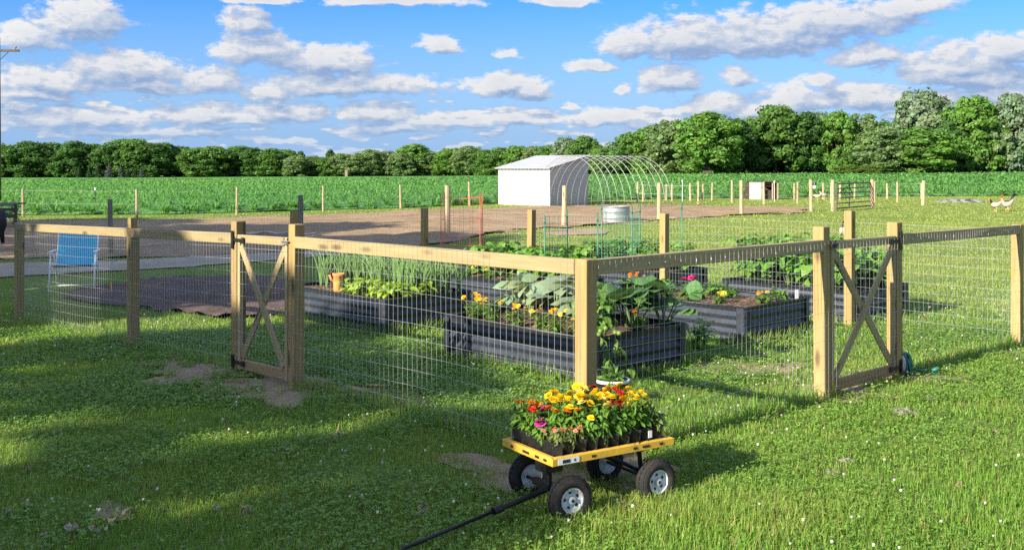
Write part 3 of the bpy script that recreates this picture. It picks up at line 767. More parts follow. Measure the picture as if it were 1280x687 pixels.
def tree(name, loc, h, wid, kind, label, cat='tree', group=None):
    o = thing(name, loc, label, cat, group); i = NTREE[0]; NTREE[0] += 1
    rz = (i * 2.399) % 6.283
    for nm, me in (('trunk', TR[i % 3]), ('crown', CR[kind][i % len(CR[kind])])):
        c = bpy.data.objects.new(nm, me); COL.objects.link(c); c.parent = o
        sx = wid / .72 if nm == 'crown' else h
        if nm == 'crown': c.rotation_euler = (0, 0, rz)
        c.scale = (sx, sx, h)
    return o
ORD = 'first second third fourth fifth sixth seventh eighth ninth tenth eleventh twelfth thirteenth fourteenth fifteenth'.split()
def depth(px): return float(np.interp((px - CX) / F, UK, DK))
LOOK = {'dark': 'dark green', 'mid': 'mid green', 'bright': 'bright green', 'pale': 'pale green', 'silver': 'silvery green', 'spruce': 'blue grey', 'bush': 'light green', 'greenspruce': 'dark'}
# the far wood: front row, left to right: x, top row in the photograph, crown width in pixels, kind
wood = [(-16, 182, 34, 'dark'), (4, 181, 32, 'mid'), (24, 190, 28, 'pale'), (38, 178, 36, 'dark'), (62, 180, 36, 'mid'), (78, 190, 30, 'mid'), (92, 178, 34, 'dark'), (115, 180, 34, 'mid'), (134, 182, 30, 'dark'),
        (152, 176, 34, 'mid'), (170, 175, 32, 'mid'), (190, 180, 34, 'dark'), (206, 179, 30, 'mid'), (226, 184, 34, 'dark'), (246, 186, 32, 'mid'), (266, 184, 34, 'mid'), (286, 190, 30, 'dark'), (300, 183, 32, 'mid'),
        (318, 186, 32, 'dark'), (338, 187, 30, 'mid'), (356, 188, 28, 'mid'), (372, 195, 26, 'pale'), (392, 195, 28, 'pale'), (410, 197, 26, 'mid'), (428, 193, 26, 'pale'), (446, 194, 26, 'pale'), (462, 187, 30, 'pale'),
        (484, 190, 26, 'silver'), (500, 192, 24, 'pale'), (518, 181, 34, 'bright'), (540, 190, 28, 'pale'), (562, 186, 30, 'bright'), (586, 184, 30, 'pale'), (606, 188, 26, 'mid'), (626, 186, 30, 'mid'), (648, 183, 30, 'bright'),
        (668, 184, 28, 'pale'), (686, 182, 26, 'mid'), (706, 173, 26, 'silver'), (731, 172, 28, 'mid'), (752, 186, 26, 'bright')]
zones = [(-99, 55, 'of far wood beside utility pole'), (55, 185, 'of far wood over the blue spruces'), (185, 300, 'of far wood left of the left gate'), (300, 400, 'of far wood over the left gate'),
         (400, 520, 'of far wood over the onion bed'), (520, 625, 'of far wood left of white shed'), (625, 800, 'of far wood behind white shed')]
seen = {}
for px, ty, wpx, kd in wood:
    Y = depth(px) + random.uniform(-6, 10); g0 = at(px, Y); h = (H + (YH - ty) / F * Y) - g0.z
    zt = next(t for a, b, t in zones if a <= px < b); k = (kd, zt); seen[k] = seen.get(k, 0) + 1
    tree('deciduous_tree', g0, h * 1.03, wpx / F * Y * 1.5, kd, f"{LOOK[kd]} tree {zt}, {ORD[seen[k]-1]} such from left", group='trees along the far wood edge')
# second row that closes the gaps, one mass
b2 = []
for px in range(-30, 800, 13):
    ty = np.interp(px, [w[0] for w in wood], [w[1] for w in wood]) + random.uniform(2, 9)
    Y = depth(px) + random.uniform(16, 34); g0 = at(px, Y); h = (H + (YH - ty) / F * Y) - g0.z
    b2.append((g0, h, 30 / F * Y * 1.2))
for px in range(700, 1330, 24):
    ty = np.interp(px, [700, 760, 860, 960, 1060, 1150, 1330], [184, 182, 158, 150, 150, 140, 140]) + random.uniform(0, 9)
    Y = depth(px) + random.uniform(16, 34); g0 = at(px, Y); h = (H + (YH - ty) / F * Y) - g0.z
    b2.append((g0, h, 54 / F * Y * 1.2))
srcs = CR['dark'] + CR['mid']
Vs, Cs = [], []
for i, (g0, h, wd) in enumerate(b2):
    me = srcs[i % len(srcs)]; n = len(me.vertices); v = np.empty(n * 3, np.float32); me.vertices.foreach_get('co', v); v = v.reshape(-1, 3)
    c = np.empty(n * 4, np.float32); me.color_attributes['Col'].data.foreach_get('color', c); c = c.reshape(-1, 4)[:, :3]
    a = i * 2.4; x, y = v[:, 0] * math.cos(a) - v[:, 1] * math.sin(a), v[:, 0] * math.sin(a) + v[:, 1] * math.cos(a)
    s = wd / .72; Vs.append(np.stack([x * s + g0.x, y * s + g0.y, v[:, 2] * h + g0.z], 1)); Cs.append(c)
Vs = np.concatenate(Vs); tag(link('wood_interior', np_mesh('wood_interior', Vs, np.arange(len(Vs)).reshape(-1, 4), M['tree_leaf'], np.concatenate(Cs))),
    'deeper rows of the wood closing the gaps between the front trees', 'wood', kind='stuff')
# blue spruces and a few conifers
for i, (px, ty, wpx, kd) in enumerate([(99, 207, 9, 'greenspruce'), (112, 206, 9, 'greenspruce'), (123, 204, 11, 'greenspruce'), (137, 203, 12, 'spruce'), (151, 205, 9, 'spruce'), (160, 210, 8, 'greenspruce'), (168, 211, 8, 'greenspruce'), (177, 209, 9, 'spruce')]):
    Y = 400.; g0 = at(px, Y); h = (H + (YH - ty) / F * Y) - g0.z
    tree('spruce_tree', g0, h, wpx / F * Y * 1.3, kd, f"small {LOOK[kd]} spruce at far wood foot, {ORD[i]} from left", 'spruce', 'small spruces before the far wood')
for i, (px, ty) in enumerate([(413, 187), (376, 189)]):
    Y = 455.; g0 = at(px, Y); h = (H + (YH - ty) / F * Y) - g0.z
    tree('pine_tree', g0, h, 16 / F * Y, 'dark', ['lone dark pine top showing above the pale wood', 'thin dark pine top left of the lone pine'][i], 'pine')
# nearer trees on the right
right = [(762, 184, 36, 'mid', 'low mid green tree behind the far end of the hoops'), (790, 166, 44, 'mid', 'mid green tree over the hoop frame, first of the tall ones'), (812, 158, 44, 'bright', 'bright green tree right of the hoop frame'),
         (836, 150, 50, 'pale', 'pale green tree just left of the big bright tree'), (884, 141, 68, 'bright', 'big bright green tree standing forward of its neighbours left of the white coop'), (918, 150, 46, 'dark', 'dark green tree in the shade right of the big bright tree'),
         (940, 147, 36, 'mid', 'narrow green tree behind the white coop'), (970, 133, 64, 'mid', 'tall round green tree right of the white coop'), (1004, 142, 44, 'dark', 'dark tree behind the paddock fence'), (1022, 141, 40, 'silver', 'greyish green tree with loose foliage'),
         (1046, 140, 46, 'bright', 'bright rounded tree over the steel paddock gate'), (1076, 142, 48, 'pale', 'pale tree left of the tallest silver tree'), (1104, 160, 62, 'pale', 'low wide pale tree in front of the silver tree'),
         (1150, 115, 68, 'silver', 'tallest silvery tree of the right wood'), (1152, 160, 72, 'bright', 'wide bright green tree under the silver tree'), (1188, 152, 44, 'dark', 'dark tree between the silver and the bright pointed tree'),
         (1213, 122, 60, 'bright', 'tall bright green pointed tree right of the silver tree'), (1240, 140, 44, 'pale', 'pale tree behind the chickens'), (1264, 120, 54, 'silver', 'tall grey green tree at the right edge'),
         (1285, 158, 50, 'dark', 'dark low tree at the right edge'), (1316, 124, 60, 'mid', 'green tree just beyond the right edge')]
for i, (px, ty, wpx, kd, lab) in enumerate(right):
    front = px in (884, 1104, 1152); Y = depth(px) + (-14 if front else random.uniform(-3, 9)); g0 = at(px, Y); h = (H + (YH - ty) / F * Y) - g0.z
    tree('deciduous_tree', g0, h * 1.02, wpx / F * Y * 1.22, kd, lab, group='nearer trees at the right')
for px, ty, wpx, lab in [(1062, 206, 34, 'low light green shrub at the wood edge left of its twin'), (1090, 206, 44, 'low light green shrub at the wood edge under the pale tree'), (1046, 208, 20, 'small light shrub at the wood edge above the gate')]:
    Y = 236.; g0 = at(px, Y); h = (H + (YH - ty) / F * Y) - g0.z
    tree('shrub', g0, h, wpx / F * Y, 'bush', lab, 'shrub')
# trees to the left and behind, out of the picture, that shade the foreground
DV, NV = Vector((.754, .657, 0)), Vector((-.657, .754, 0))
for i, (v, w, h, wid, kd, b) in enumerate(SHADE):
    p = DV * v + NV * w; g0 = G(p.x, p.y)
    o = tree('shade_tree', g0, h, wid, kd, f"{LOOK[kd]} yard tree left of the lawn, {ORD[i]} nearest the camera", group='yard trees left of the lawn')
    for c in o.children:
        if c.name.startswith('crown'): c.location.z = b; c.scale.z = h - b
# ================================================================== garden fence
UP = Vector((0, 0, 1)); OUTL, OUTR = -B_, -A_                 # outward normals of the two near sides
RT = 1.18                                                     # top of the rail
PW = .092
def post(parent, p, top, m='post_pine', w=PW, name='post'):
    g = float(gz(p.x, p.y)); tw = RNG.uniform(-.012, .012)
    return member(name, (p.x, p.y, g - .06), (p.x + tw, p.y + RNG.uniform(-.008, .008), g + top), w, w, M[m], parent, side=A_, bevel=.004)
def rail(parent, p, q, off, name='rail', w=.089, d=.038, top=RT, m='pine'):
    p, q = p + off, q + off
    z0, z1 = float(gz(p.x, p.y)) + top - w / 2, float(gz(q.x, q.y)) + top - w / 2
    n = (q - p).cross(UP)
    return member(name, (p.x, p.y, z0), (q.x, q.y, z1), w, d, M[m], parent, side=n, bevel=.003)
def wires(parent, p, q, off, z0=.02, z1=1.17, r=.00095, vs=.0508, hs=.1016, name='wire_mesh', m='wire', wob=.006):
    p, q = Vector(p) + off, Vector(q) + off; d = (q - p).to_2d(); Ln = d.length; d = d.normalized(); nrm = Vector((d.y, -d.x))
    b = MB(); nv = max(2, int(Ln / vs)); nh = int(round((z1 - z0) / hs)); rng = random.Random(int(abs(p.x * 100) + abs(q.y * 10)))
    ph = [rng.uniform(0, 6.28) for _ in range(4)]
    def pt(t, z):
        o = wob * (math.sin(t * 2.1 + ph[0] + z * 1.5) + .6 * math.sin(t * 5.3 + ph[1] - z * 2.2))
        zz = wob * 1.4 * math.sin(t * 1.7 + ph[2])
        x, y = p.x + d.x * t + nrm.x * o, p.y + d.y * t + nrm.y * o
        return Vector((x, y, float(gz(x, y)) + z + zz))
    for i in range(nv + 1):
        t = Ln * i / nv; b.tube([pt(t, z0 + (z1 - z0) * k / 3) for k in range(4)], r, 3, cap=False)
    if name == 'wire_mesh' and z1 > 1.15 and Vector(off).dot(A_) < -.01:                              # wire ends stapled over the rail
        for i in range(1, nv, 3):
            t = Ln * i / nv; e = Vector(off).normalized() * .003; b.tube([pt(t, z1 - .075 + .02 * rng.random()) + e, pt(t, z1 - .035) + e], .0021, 4)
    for j in range(nh + 1):
        z = z0 + (z1 - z0) * j / nh; ns = max(2, int(Ln / .25)); b.tube([pt(Ln * k / ns, z) for k in range(ns + 1)], r * 1.1, 3, cap=False)
    return b.build(name, M[m], parent, smooth=True)
GF_ = 'garden fence sections'
GATE_A0, GATE_A1, GATE_B0, GATE_B1 = 3.063, 3.965, 2.605, 3.745
OL = OUTL * (PW / 2 + .005); OR_ = OUTR * (PW / 2 + .005)
RL = OUTL * (PW / 2 - .019); RR = OUTR * (PW / 2 - .019)      # rails let in flush with the outer post face
# section 1: round the near corner
f1 = thing('garden_fence', fp(0, 0), 'wood and wire fence corner nearest the camera, between the two gates', 'fence', GF_)
post(f1, fp(0, 0), RT + .003); post(f1, fp(GATE_A0, 0), RT + .095); post(f1, fp(0, GATE_B0), RT + .095)
rail(f1, fp(PW / 2 + .001, 0), fp(GATE_A0 - PW / 2 - .001, 0), RL); rail(f1, fp(0, PW / 2 + .001), fp(0, GATE_B0 - PW / 2 - .001), RR)
wires(f1, fp(.0, 0), fp(GATE_A0, 0), OL); wires(f1, fp(0, 0), fp(0, GATE_B0), OR_)
# section 2: left run beyond the left gate
f2 = thing('garden_fence', fp(6.05, 0), 'wood and wire fence run left of the left gate, in front of the lawn chair', 'fence', GF_)
for a, t in ((GATE_A1, RT + .10), (6.05, RT - .005), (LW, RT + .003)): post(f2, fp(a, 0), t)
rail(f2, fp(GATE_A1 + PW / 2 + .001, 0), fp(6.05 - PW / 2 - .001, 0), RL); rail(f2, fp(6.05 + PW / 2 + .001, 0), fp(LW - PW / 2 - .001, 0), RL)
wires(f2, fp(GATE_A1, 0), fp(6.05, 0), OL); wires(f2, fp(6.05, 0), fp(LW, 0), OL)
# section 3: right run beyond the right gate
f3 = thing('garden_fence', fp(0, 5.1), 'wood and wire fence run right of the right gate, at the right edge', 'fence', GF_)
post(f3, fp(0, GATE_B1), RT + .095); post(f3, fp(0, LR_), RT + .003)
rail(f3, fp(0, GATE_B1 + PW / 2 + .001), fp(0, LR_ - PW / 2 - .001), RR); wires(f3, fp(0, GATE_B1), fp(0, LR_), OR_)
# section 4: the two back sides, posts and wire without a rail
f4 = thing('garden_fence', fp(LW, LR_), 'rail less back fence of bare posts and wire behind the raised beds', 'fence', GF_)
post(f4, fp(LW, LR_), 1.17)
for a in (6.84, 4.39, 1.79): post(f4, fp(a, LR_), 1.19 if a > 2 else 1.28)
for b_ in (1.42, 3.86): post(f4, fp(LW, b_), 1.19)
bk = [9.32, 6.84, 4.39, 1.79, 0]
for i in range(4): wires(f4, fp(bk[i], LR_), fp(bk[i + 1], LR_), B_ * (PW / 2 + .005), z1=1.14, r=.001)
bl = [0, 1.42, 3.86, LR_]
for i in range(3): wires(f4, fp(LW, bl[i]), fp(LW, bl[i + 1]), A_ * (PW / 2 + .005), z1=1.14, r=.001)

# ------------------------------------------------------------------ gates
def gate(pa, pb, out, label, hinge_at_a, tophinge):
    """a light timber gate hung between two posts; pa is the hinge side"""
    d = (pb - pa).to_2d().normalized(); d3 = Vector((d.x, d.y, 0)); W = (pb - pa).to_2d().length
    t = thing('garden_gate', pa, label, 'gate', 'garden gates')
    g = float(gz(pa.x, pa.y)); o = out * (PW / 2 - .02)
    def pt(s, z, k=0.): q = pa + d3 * s + o + out * k; return Vector((q.x, q.y, float(gz(q.x, q.y)) + z))
    s0, s1 = PW / 2 + .012, W - PW / 2 - .014
    member('stile', pt(s0 + .02, .04), pt(s0 + .02, RT - .012), .04, .034, M['pine'], t, side=out)
    member('stile', pt(s1 - .02, .04), pt(s1 - .02, RT - .012), .04, .034, M['pine'], t, side=out)
    member('top_rail', pt(s0 + .042, RT - .045), pt(s1 - .042, RT - .045), .066, .032, M['pine'], t, side=out)
    member('bottom_rail', pt(s0 + .042, .085), pt(s1 - .042, .085), .085, .032, M['scrap'], t, side=out)
    member('brace', pt(s0 + .05, .145, -.006), pt(s1 - .06, RT - .10, -.006), .064, .018, M['pine'], t, side=out)
    member('brace', pt(s0 + .06, RT - .10, .0145), pt(s1 - .05, .145, .0145), .064, .018, M['pine'], t, side=out)
    wires(t, pt(s0, 0), pt(s1, 0), out * .027, z0=.06, z1=RT - .02, name='wire_mesh', wob=.002)
    for z in (RT - .055, .10):                                        # strap hinges
        b = MB(); c = pt(-.005, z, .030)
        b.box(c, d3, out, UP, .016, .004, .075 if z > .5 else .06)
        c2 = pt(.085, z, .030); b.box(c2, d3, out, UP, .072, .004, .013)
        b.box(pt(.172, z, .030), d3, out, UP, .018, .0045, .022); b.tube([pt(.013, z - .03, .036), pt(.013, z + .03, .036)], .009, 8)
        b.build('hinge', M['black_iron'], t)
    b = MB(); zc = RT - .05
    b.box(pt(W - .07, zc, .03), d3, out, UP, .035, .006, .016); b.tube([pt(W - .10, zc + .01, .042), pt(W - .01, zc + .01, .042)], .008, 8)
    b.tube([pt(W - .06, zc + .01, .042), pt(W - .06, zc + .045, .05)], .006, 6)
    b.build('latch', M['zinc'] if hinge_at_a else M['black_iron'], t)
    return t
gate(fp(GATE_A1, 0), fp(GATE_A0, 0), OUTL, 'wooden X braced wire gate on the left with black hinges on its left post', True, 0)
gate(fp(0, GATE_B1), fp(0, GATE_B0), OUTR, 'wooden X braced wire gate on the right with black hinges on its right post', False, 0)

# ================================================================== raised beds
BEDLAB = ['dark corrugated steel raised bed nearest the camera, with big squash leaves', 'dark corrugated steel raised bed on the left with onions and lettuce', 'dark corrugated steel raised bed right of centre with a pink flower',
          'dark corrugated steel raised bed behind the right gate full of potato plants', 'dark corrugated steel raised bed in the back row behind the cabbage plants', 'dark corrugated steel raised bed in the back row, right end, with green stakes']
def bed(i):
    n, la, lb = BEDS[i]; zb = min(float(gz(*(n + A_ * x + B_ * y)[:2])) for x, y in ((0, 0), (la, 0), (0, lb), (la, lb)))
    base = Vector((n.x, n.y, zb)); t = thing('raised_bed', base, BEDLAB[i], 'raised bed', 'corrugated raised beds')
    zt = float(gz(n.x, n.y)) + BED_H; hh = zt - zb + .03; base = base + Vector((0, 0, -.03))
    def panel(p, d, L, out):
        b = MB(); K = 34; S_ = 6; rng = random.Random(i * 7 + int(L * 100))
        vs = []
        for k in range(K + 1):
            z = hh * k / K; o = .009 * math.cos(2 * math.pi * k / K * 5.0)
            for j in range(S_ + 1):
                s_ = j / S_; q = p + d * (L * s_) + out * (o + .004 * math.sin(s_ * 3.1 + i) * math.sin(math.pi * k / K)); vs.append((q.x, q.y, base.z + z))
        b.add(vs, [(k * (S_ + 1) + j, k * (S_ + 1) + j + 1, (k + 1) * (S_ + 1) + j + 1, (k + 1) * (S_ + 1) + j) for k in range(K) for j in range(S_)])
        for s_ in (.06, L / 2, L - .06):
            for k in range(4):
                q = p + d * s_ + out * .010; b.ell((q.x, q.y, base.z + .07 + k * (hh - .12) / 3), (.006, .006, .006), 6, 4, mi=1)
        b.build('side_panel', [M['bed'], M['zinc']], t, smooth=True)
    c = [n, n + A_ * la, n + A_ * la + B_ * lb, n + B_ * lb]
    panel(c[0], A_, la, -B_); panel(c[0], B_, lb, -A_); panel(c[1], B_, lb, A_); panel(c[3], A_, la, B_)
    for q, s1, s2 in ((c[0], -1, -1), (c[1], 1, -1), (c[2], 1, 1), (c[3], -1, 1)):
        b = MB()
        pts = []
        for k in range(5):                                            # rounded corner strip
            th = math.pi / 2 * k / 4; pts.append((A_ * s1 * math.sin(th) + B_ * s2 * math.cos(th)) * .045 - (A_ * s1 + B_ * s2) * .030)
        prof = [A_ * (-s1 * .085) + B_ * s2 * .0155] + pts + [B_ * (-s2 * .085) + A_ * s1 * .0155]
        vs = [(q + w + Vector((0, 0, base.z + z))) for z in (0, hh + .002) for w in prof]; m = len(prof)
        b.add(vs, [(j, j + 1, m + j + 1, m + j) for j in range(m - 1)]); b.build('corner_strip', M['bed'], t, smooth=True)
    b = MB()
    for k in range(4):
        p, q = c[k], c[(k + 1) % 4]; b.tube([(p.x, p.y, zt + .004), (q.x, q.y, zt + .004)], .011, 8)
    b.build('rim', M['black_plastic'], t, smooth=True)
    # soil, a little below the rim
    nx_, ny_ = 34, 24; vs = []
    for jj in range(ny_ + 1):
        for ii in range(nx_ + 1):
            q = n + A_ * (la * (.008 + .984 * ii / nx_)) + B_ * (lb * (.012 + .976 * jj / ny_))
            z = zt - .035 + .05 * (float(fbm(q.x * 5, q.y * 5, i, 4)) - .5); vs.append((q.x, q.y, z))
    b = MB(); b.add(vs, [(j * (nx_ + 1) + k, j * (nx_ + 1) + k + 1, (j + 1) * (nx_ + 1) + k + 1, (j + 1) * (nx_ + 1) + k) for j in range(ny_) for k in range(nx_)])
    b.build('soil', M['bed_soil'], t, smooth=True)
    return t
for i in range(6): bed(i)
def bp(i, a, b, up=0.):
    """a point on the soil of bed i, a and b as fractions of its two sides"""
    n, la, lb = BEDS[i]; q = n + A_ * (la * a) + B_ * (lb * b)
    return Vector((q.x, q.y, float(gz(n.x, n.y)) + BED_H - .035 + up))

# ================================================================== plants
def jit(c, r, s=.18): k = r.uniform(1 - s, 1 + s); return (c[0] * k * r.uniform(.9, 1.12), c[1] * k, c[2] * k * r.uniform(.85, 1.1))
def bushy(r, h, w, nstem, lpl, L, W, col, bend=.5, droop=.0, stemcol=(.06, .11, .02), leaflets=1):
    """a leafy plant: stems carrying leaves all round"""
    b = MB()
    for s in range(nstem):
        a = r.uniform(0, 6.28); sp = r.uniform(.1, 1) * w * .5; top = Vector((math.cos(a) * sp, math.sin(a) * sp, h * r.uniform(.65, 1.05)))
        st = Vector((math.cos(a) * sp * .15, math.sin(a) * sp * .15, -.01)); mid = st.lerp(top, .55) + Vector((0, 0, h * .1))
        b.tube([st, mid, top], [.006, .005, .002], 4, cap=False, col=jit(stemcol, r))
        for k in range(lpl):
            t = .25 + .75 * (k + r.random()) / lpl; p = st.lerp(mid, t / .55) if t < .55 else mid.lerp(top, (t - .55) / .45)
            a2 = r.uniform(0, 6.28); el = r.uniform(-.2, .6) - droop
            d = Vector((math.cos(a2) * math.cos(el), math.sin(a2) * math.cos(el), math.sin(el)))
            sc = r.uniform(.65, 1.2) * (1.1 - .35 * t)
            if leaflets == 1: b.leaf(p, d, UP + Vector((r.gauss(0, .3), r.gauss(0, .3), 0)), L * sc, W * sc, bend * r.uniform(.5, 1.5), jit(col, r), .2)
            else:
                for j in range(leaflets):
                    q = p + d * L * .55 * (j // 2 + .6) * .6; sgn = (-1) ** j; d2 = d.copy(); d2.rotate(Matrix.Rotation(sgn * .95 if j < leaflets - 1 else 0, 3, 'Z'))
                    b.leaf(q, d2, UP + Vector((r.gauss(0, .35), r.gauss(0, .35), 0)), L * sc * .75, W * sc * .8, bend * r.uniform(.5, 1.5), jit(col, r), .2)
    return b
def marigold_head(b, c, r, rad, col, nrm=UP, col2=None):
    nrm = (nrm + Vector((r.gauss(0, .55), r.gauss(0, .55), 0))).normalized(); u = nrm.orthogonal().normalized(); w = nrm.cross(u)
    for ring, (rr, el, n) in enumerate(((1., .15, 10), (.75, .55, 8), (.45, 1.0, 6))):
        for k in range(n):
            a = 6.283 * (k + r.random() * .5) / n; d = (u * math.cos(a) + w * math.sin(a)) * math.cos(el) + nrm * math.sin(el)
            t = (w * math.cos(a) - u * math.sin(a)); L = rad * rr * r.uniform(.85, 1.1); q = c + nrm * rad * .12 * ring; wd = L * .42 + rad * .08
            cc = jit(col if not (col2 and ring == 0) else col2, r, .2)
            b.add([q - t * wd * .3, q + d * L * .65 - t * wd, q + d * L, q + d * L * .65 + t * wd, q + t * wd * .3], [(0, 1, 2, 3, 4)], col=cc)
YEL, ORA, RED, MAG, LEM, RUST, SAL = (.80, .56, .012), (.75, .26, .008), (.55, .025, .015), (.52, .05, .32), (.72, .62, .22), (.50, .09, .015), (.62, .22, .12)
def plant_thing(name, loc, foliage, label, cat, group=None, mat='leaf', flowers=(), fname='flower', rz=None):
    t = thing(name, loc, label, cat, group); off = Matrix.Translation(loc)
    me = foliage.mesh('foliage', M[mat]); link('foliage', me, t, mat=off @ Matrix.Rotation(rz or 0, 4, 'Z'))
    for f in flowers: link(fname, f.mesh(fname, M['petal']), t, mat=off)
    return t
# ---- bed with onions and lettuce (left)
rr = random.Random(11)
k = 0
for row in range(5):
    for j in range(11):
        a, b = .05 + .9 * (j + rr.uniform(-.2, .2)) / 10, (.36 + .14 * row) + rr.uniform(-.03, .03)
        if b > .95 or (a < .52 and b < .45 and a > .3): continue
        p = bp(1, 1 - a, b); mb = MB(); col = (.155, .28, .085)
        for l in range(rr.randint(10, 13)):
            an = rr.uniform(0, 6.28); L = rr.uniform(.26, .48); ln = rr.uniform(.05, .45); d = Vector((math.cos(an), math.sin(an), 0))
            pts = [Vector((0, 0, -.01)), d * L * ln * .3 + UP * L * .5, d * L * ln * .75 + UP * L * .86, d * L * (ln * 1.25) + UP * L * (1.0 if rr.random() < .7 else .72)]
            mb.tube(pts, [.007, .0065, .0048, .0014], 4, cap=False, col=jit(col, rr))
        plant_thing('onion_plant', p, mb, f"tall onion in left bed, {ORD[row]} row from front, {ORD[j]} from left", 'onion plant', 'onions in the left raised bed', 'leaf_waxy'); k += 1
for i, (a, b) in enumerate([(.10, .14), (.20, .2), (.30, .13), (.16, .32), (.27, .34), (.38, .24), (.06, .28), (.42, .12), (.04, .5), (.10, .62), (.36, .38)]):
    mb = bushy(rr, .20, .28, 10, 4, .14, .075, (.24, .36, .035), .6)
    plant_thing('lettuce', bp(1, a, b), mb, f"yellow green leafy lettuce at the near corner of the left bed, {ORD[i]} planted", 'lettuce', 'lettuces in the left raised bed')
# terracotta ornament standing in the bed, leaning, with a side stub
p = bp(1, .62, .2); t = thing('terracotta_pot', p, 'orange terracotta chimney shaped pot leaning among the onions', 'terracotta pot')
ax = Vector((.06, 0, 1)).normalized(); b = MB(); b.lathe([(.046, -.02), (.05, .03), (.058, .10), (.062, .18), (.074, .19), (.074, .215), (.058, .216), (.05, .12)], p, ax, 18, cap1=False); b.build('body', M['terracotta'], t, smooth=True)
b = MB(); b.tube([p + Vector((-.03, 0, .10)), p + Vector((-.075, -.01, .15)), p + Vector((-.095, -.01, .20))], [.016, .014, .011], 8); b.build('spout', M['terracotta'], t, smooth=True)
b = MB(); b.ell(p + Vector((-.11, .03, .215)), (.05, .02, .016), 8, 5); b.build('dark_rim_shard', M['dark_inside'], t, smooth=True)
# ---- near bed
def big_leaf_plant(r, n, h, L, W, col, spread, stem=(.10, .17, .05)):
    b = MB()
    for k in range(n):
        a = 6.283 * k / n * 1.618 + r.uniform(-.3, .3); rad = spread * r.uniform(.35, 1); hh = h * r.uniform(.55, 1.05)
        p = Vector((math.cos(a) * rad, math.sin(a) * rad, hh)); b.tube([Vector((0, 0, -.01)), p * .5 + UP * hh * .22, p], [.008, .006, .004], 5, cap=False, col=stem)
        d = Vector((math.cos(a), math.sin(a), r.uniform(-.15, .55))); sc = r.uniform(.75, 1.2); c = jit(col, r, .16)
        # broad lobed blade: five overlapping leaflets from one point
        n_ = UP + Vector((r.gauss(0, .35), r.gauss(0, .35), 0)) - Vector((math.cos(a), math.sin(a), 0)) * .35
        for s_ in (-1.15, -.55, 0, .55, 1.15):
            d2 = d.copy(); d2.rotate(Matrix.Rotation(s_, 3, 'Z')); b.leaf(p - d * L * .10, d2, n_, L * sc * (1 - .14 * abs(s_)), W * sc, .35, c, .08, 4)
    return b
for i, (a, b, s) in enumerate([(.10, .60, 1.3), (.22, .74, 1.25), (.06, .86, 1.15)]):
    plant_thing('squash_plant', bp(0, a, b), big_leaf_plant(rr, 9, .30 * s, .17 * s, .15 * s, (.08, .17, .05), .26), 'squash with broad dusty green leaves in the nearest bed, ' + ['front one', 'middle one', 'one at the back corner'][i], 'squash plant', 'squash in the nearest bed', 'leaf_waxy')
for i, (a, b, s) in enumerate([(.42, .55, 1.3), (.60, .58, 1.35), (.78, .60, 1.25), (.52, .84, 1.25), (.92, .66, 1.15), (.30, .46, 1.2)]):
    plant_thing('cabbage_plant', bp(0, a, b), big_leaf_plant(rr, 8, .26 * s, .20 * s, .095 * s, (.19, .265, .145), .17, (.2, .26, .15)), f"grey green leafy cabbage in the nearest bed left of the corner post, {ORD[i]} of six", 'cabbage plant', 'cabbages in the nearest bed', 'leaf_waxy')
def marigold(loc, cols, label, n=6, h=.17, w=.26, group='marigolds in the raised beds', rad=.026, fol=(.11, .21, .03)):
    b = bushy(rr, h, w, 13, 6, .075, .026, fol, .4); fl = []
    for k in range(n):
        f = MB(); a = rr.uniform(0, 6.28); q = rr.uniform(.2, 1) * w * .5; c = Vector((math.cos(a) * q, math.sin(a) * q, h * rr.uniform(.95, 1.25)))
        b.tube([c * .6, c], [.003, .002], 3, cap=False, col=(.07, .13, .02)); marigold_head(f, c, rr, rad * rr.uniform(.8, 1.15), rr.choice(cols)); fl.append(f)
    return plant_thing('marigold_plant', loc, b, label, 'marigold', group, flowers=fl)
for i, (a, b, cs, nm) in enumerate([(.94, .22, (YEL, ORA), 'orange and yellow'), (.83, .12, (YEL,), 'yellow'), (.70, .10, (YEL, LEM), 'pale yellow'), (.58, .14, (ORA, YEL), 'mixed orange'), (.40, .12, (YEL,), 'bright yellow'), (.27, .10, (YEL, RED), 'yellow and red'), (.14, .12, (YEL,), 'small yellow')]):
    marigold(bp(0, a, b), cs, f"{nm} marigold along the front edge of the nearest bed, {ORD[i]} from left", n=[6, 5, 4, 3, 6, 5, 3][i])
marigold(bp(0, .03, .52), (ORA,), 'orange marigold below the squash leaves right of the corner post', n=3)
# tomato spilling over the near corner
b = bushy(rr, .42, .40, 14, 9, .13, .055, (.10, .20, .03), .7, .25, leaflets=3); p = bp(0, .035, .10)
for k in range(3):
    an = [-.3, -1.2, -2.0][k]; q = Vector((math.cos(an) * .16, math.sin(an) * .16, .02)); e = q * 1.7 - UP * (.22 + .05 * k)
    b.tube([Vector((0, 0, .05)), q, e], [.007, .006, .003], 5, cap=False, col=(.09, .15, .03))
    for j in range(14):
        t_ = rr.random(); pos = q.lerp(e, t_); a2 = rr.uniform(0, 6.28); b.leaf(pos, Vector((math.cos(a2), math.sin(a2), -.5)), UP, rr.uniform(.07, .12), rr.uniform(.03, .05), .6, jit((.11, .21, .035), rr), .2)
t = plant_thing('tomato_plant', p, b, 'tomato plant with green fruit hanging over the nearest bed corner', 'tomato plant')
for k in range(6):
    f = MB(); f.ell(p + Vector((rr.uniform(-.02, .16), rr.uniform(-.22, -.10), rr.uniform(-.12, .16))), (.021, .021, .020), 10, 7, col=(.16, .25, .045)); f.build('tomato', M['leaf_waxy'], t, smooth=True)
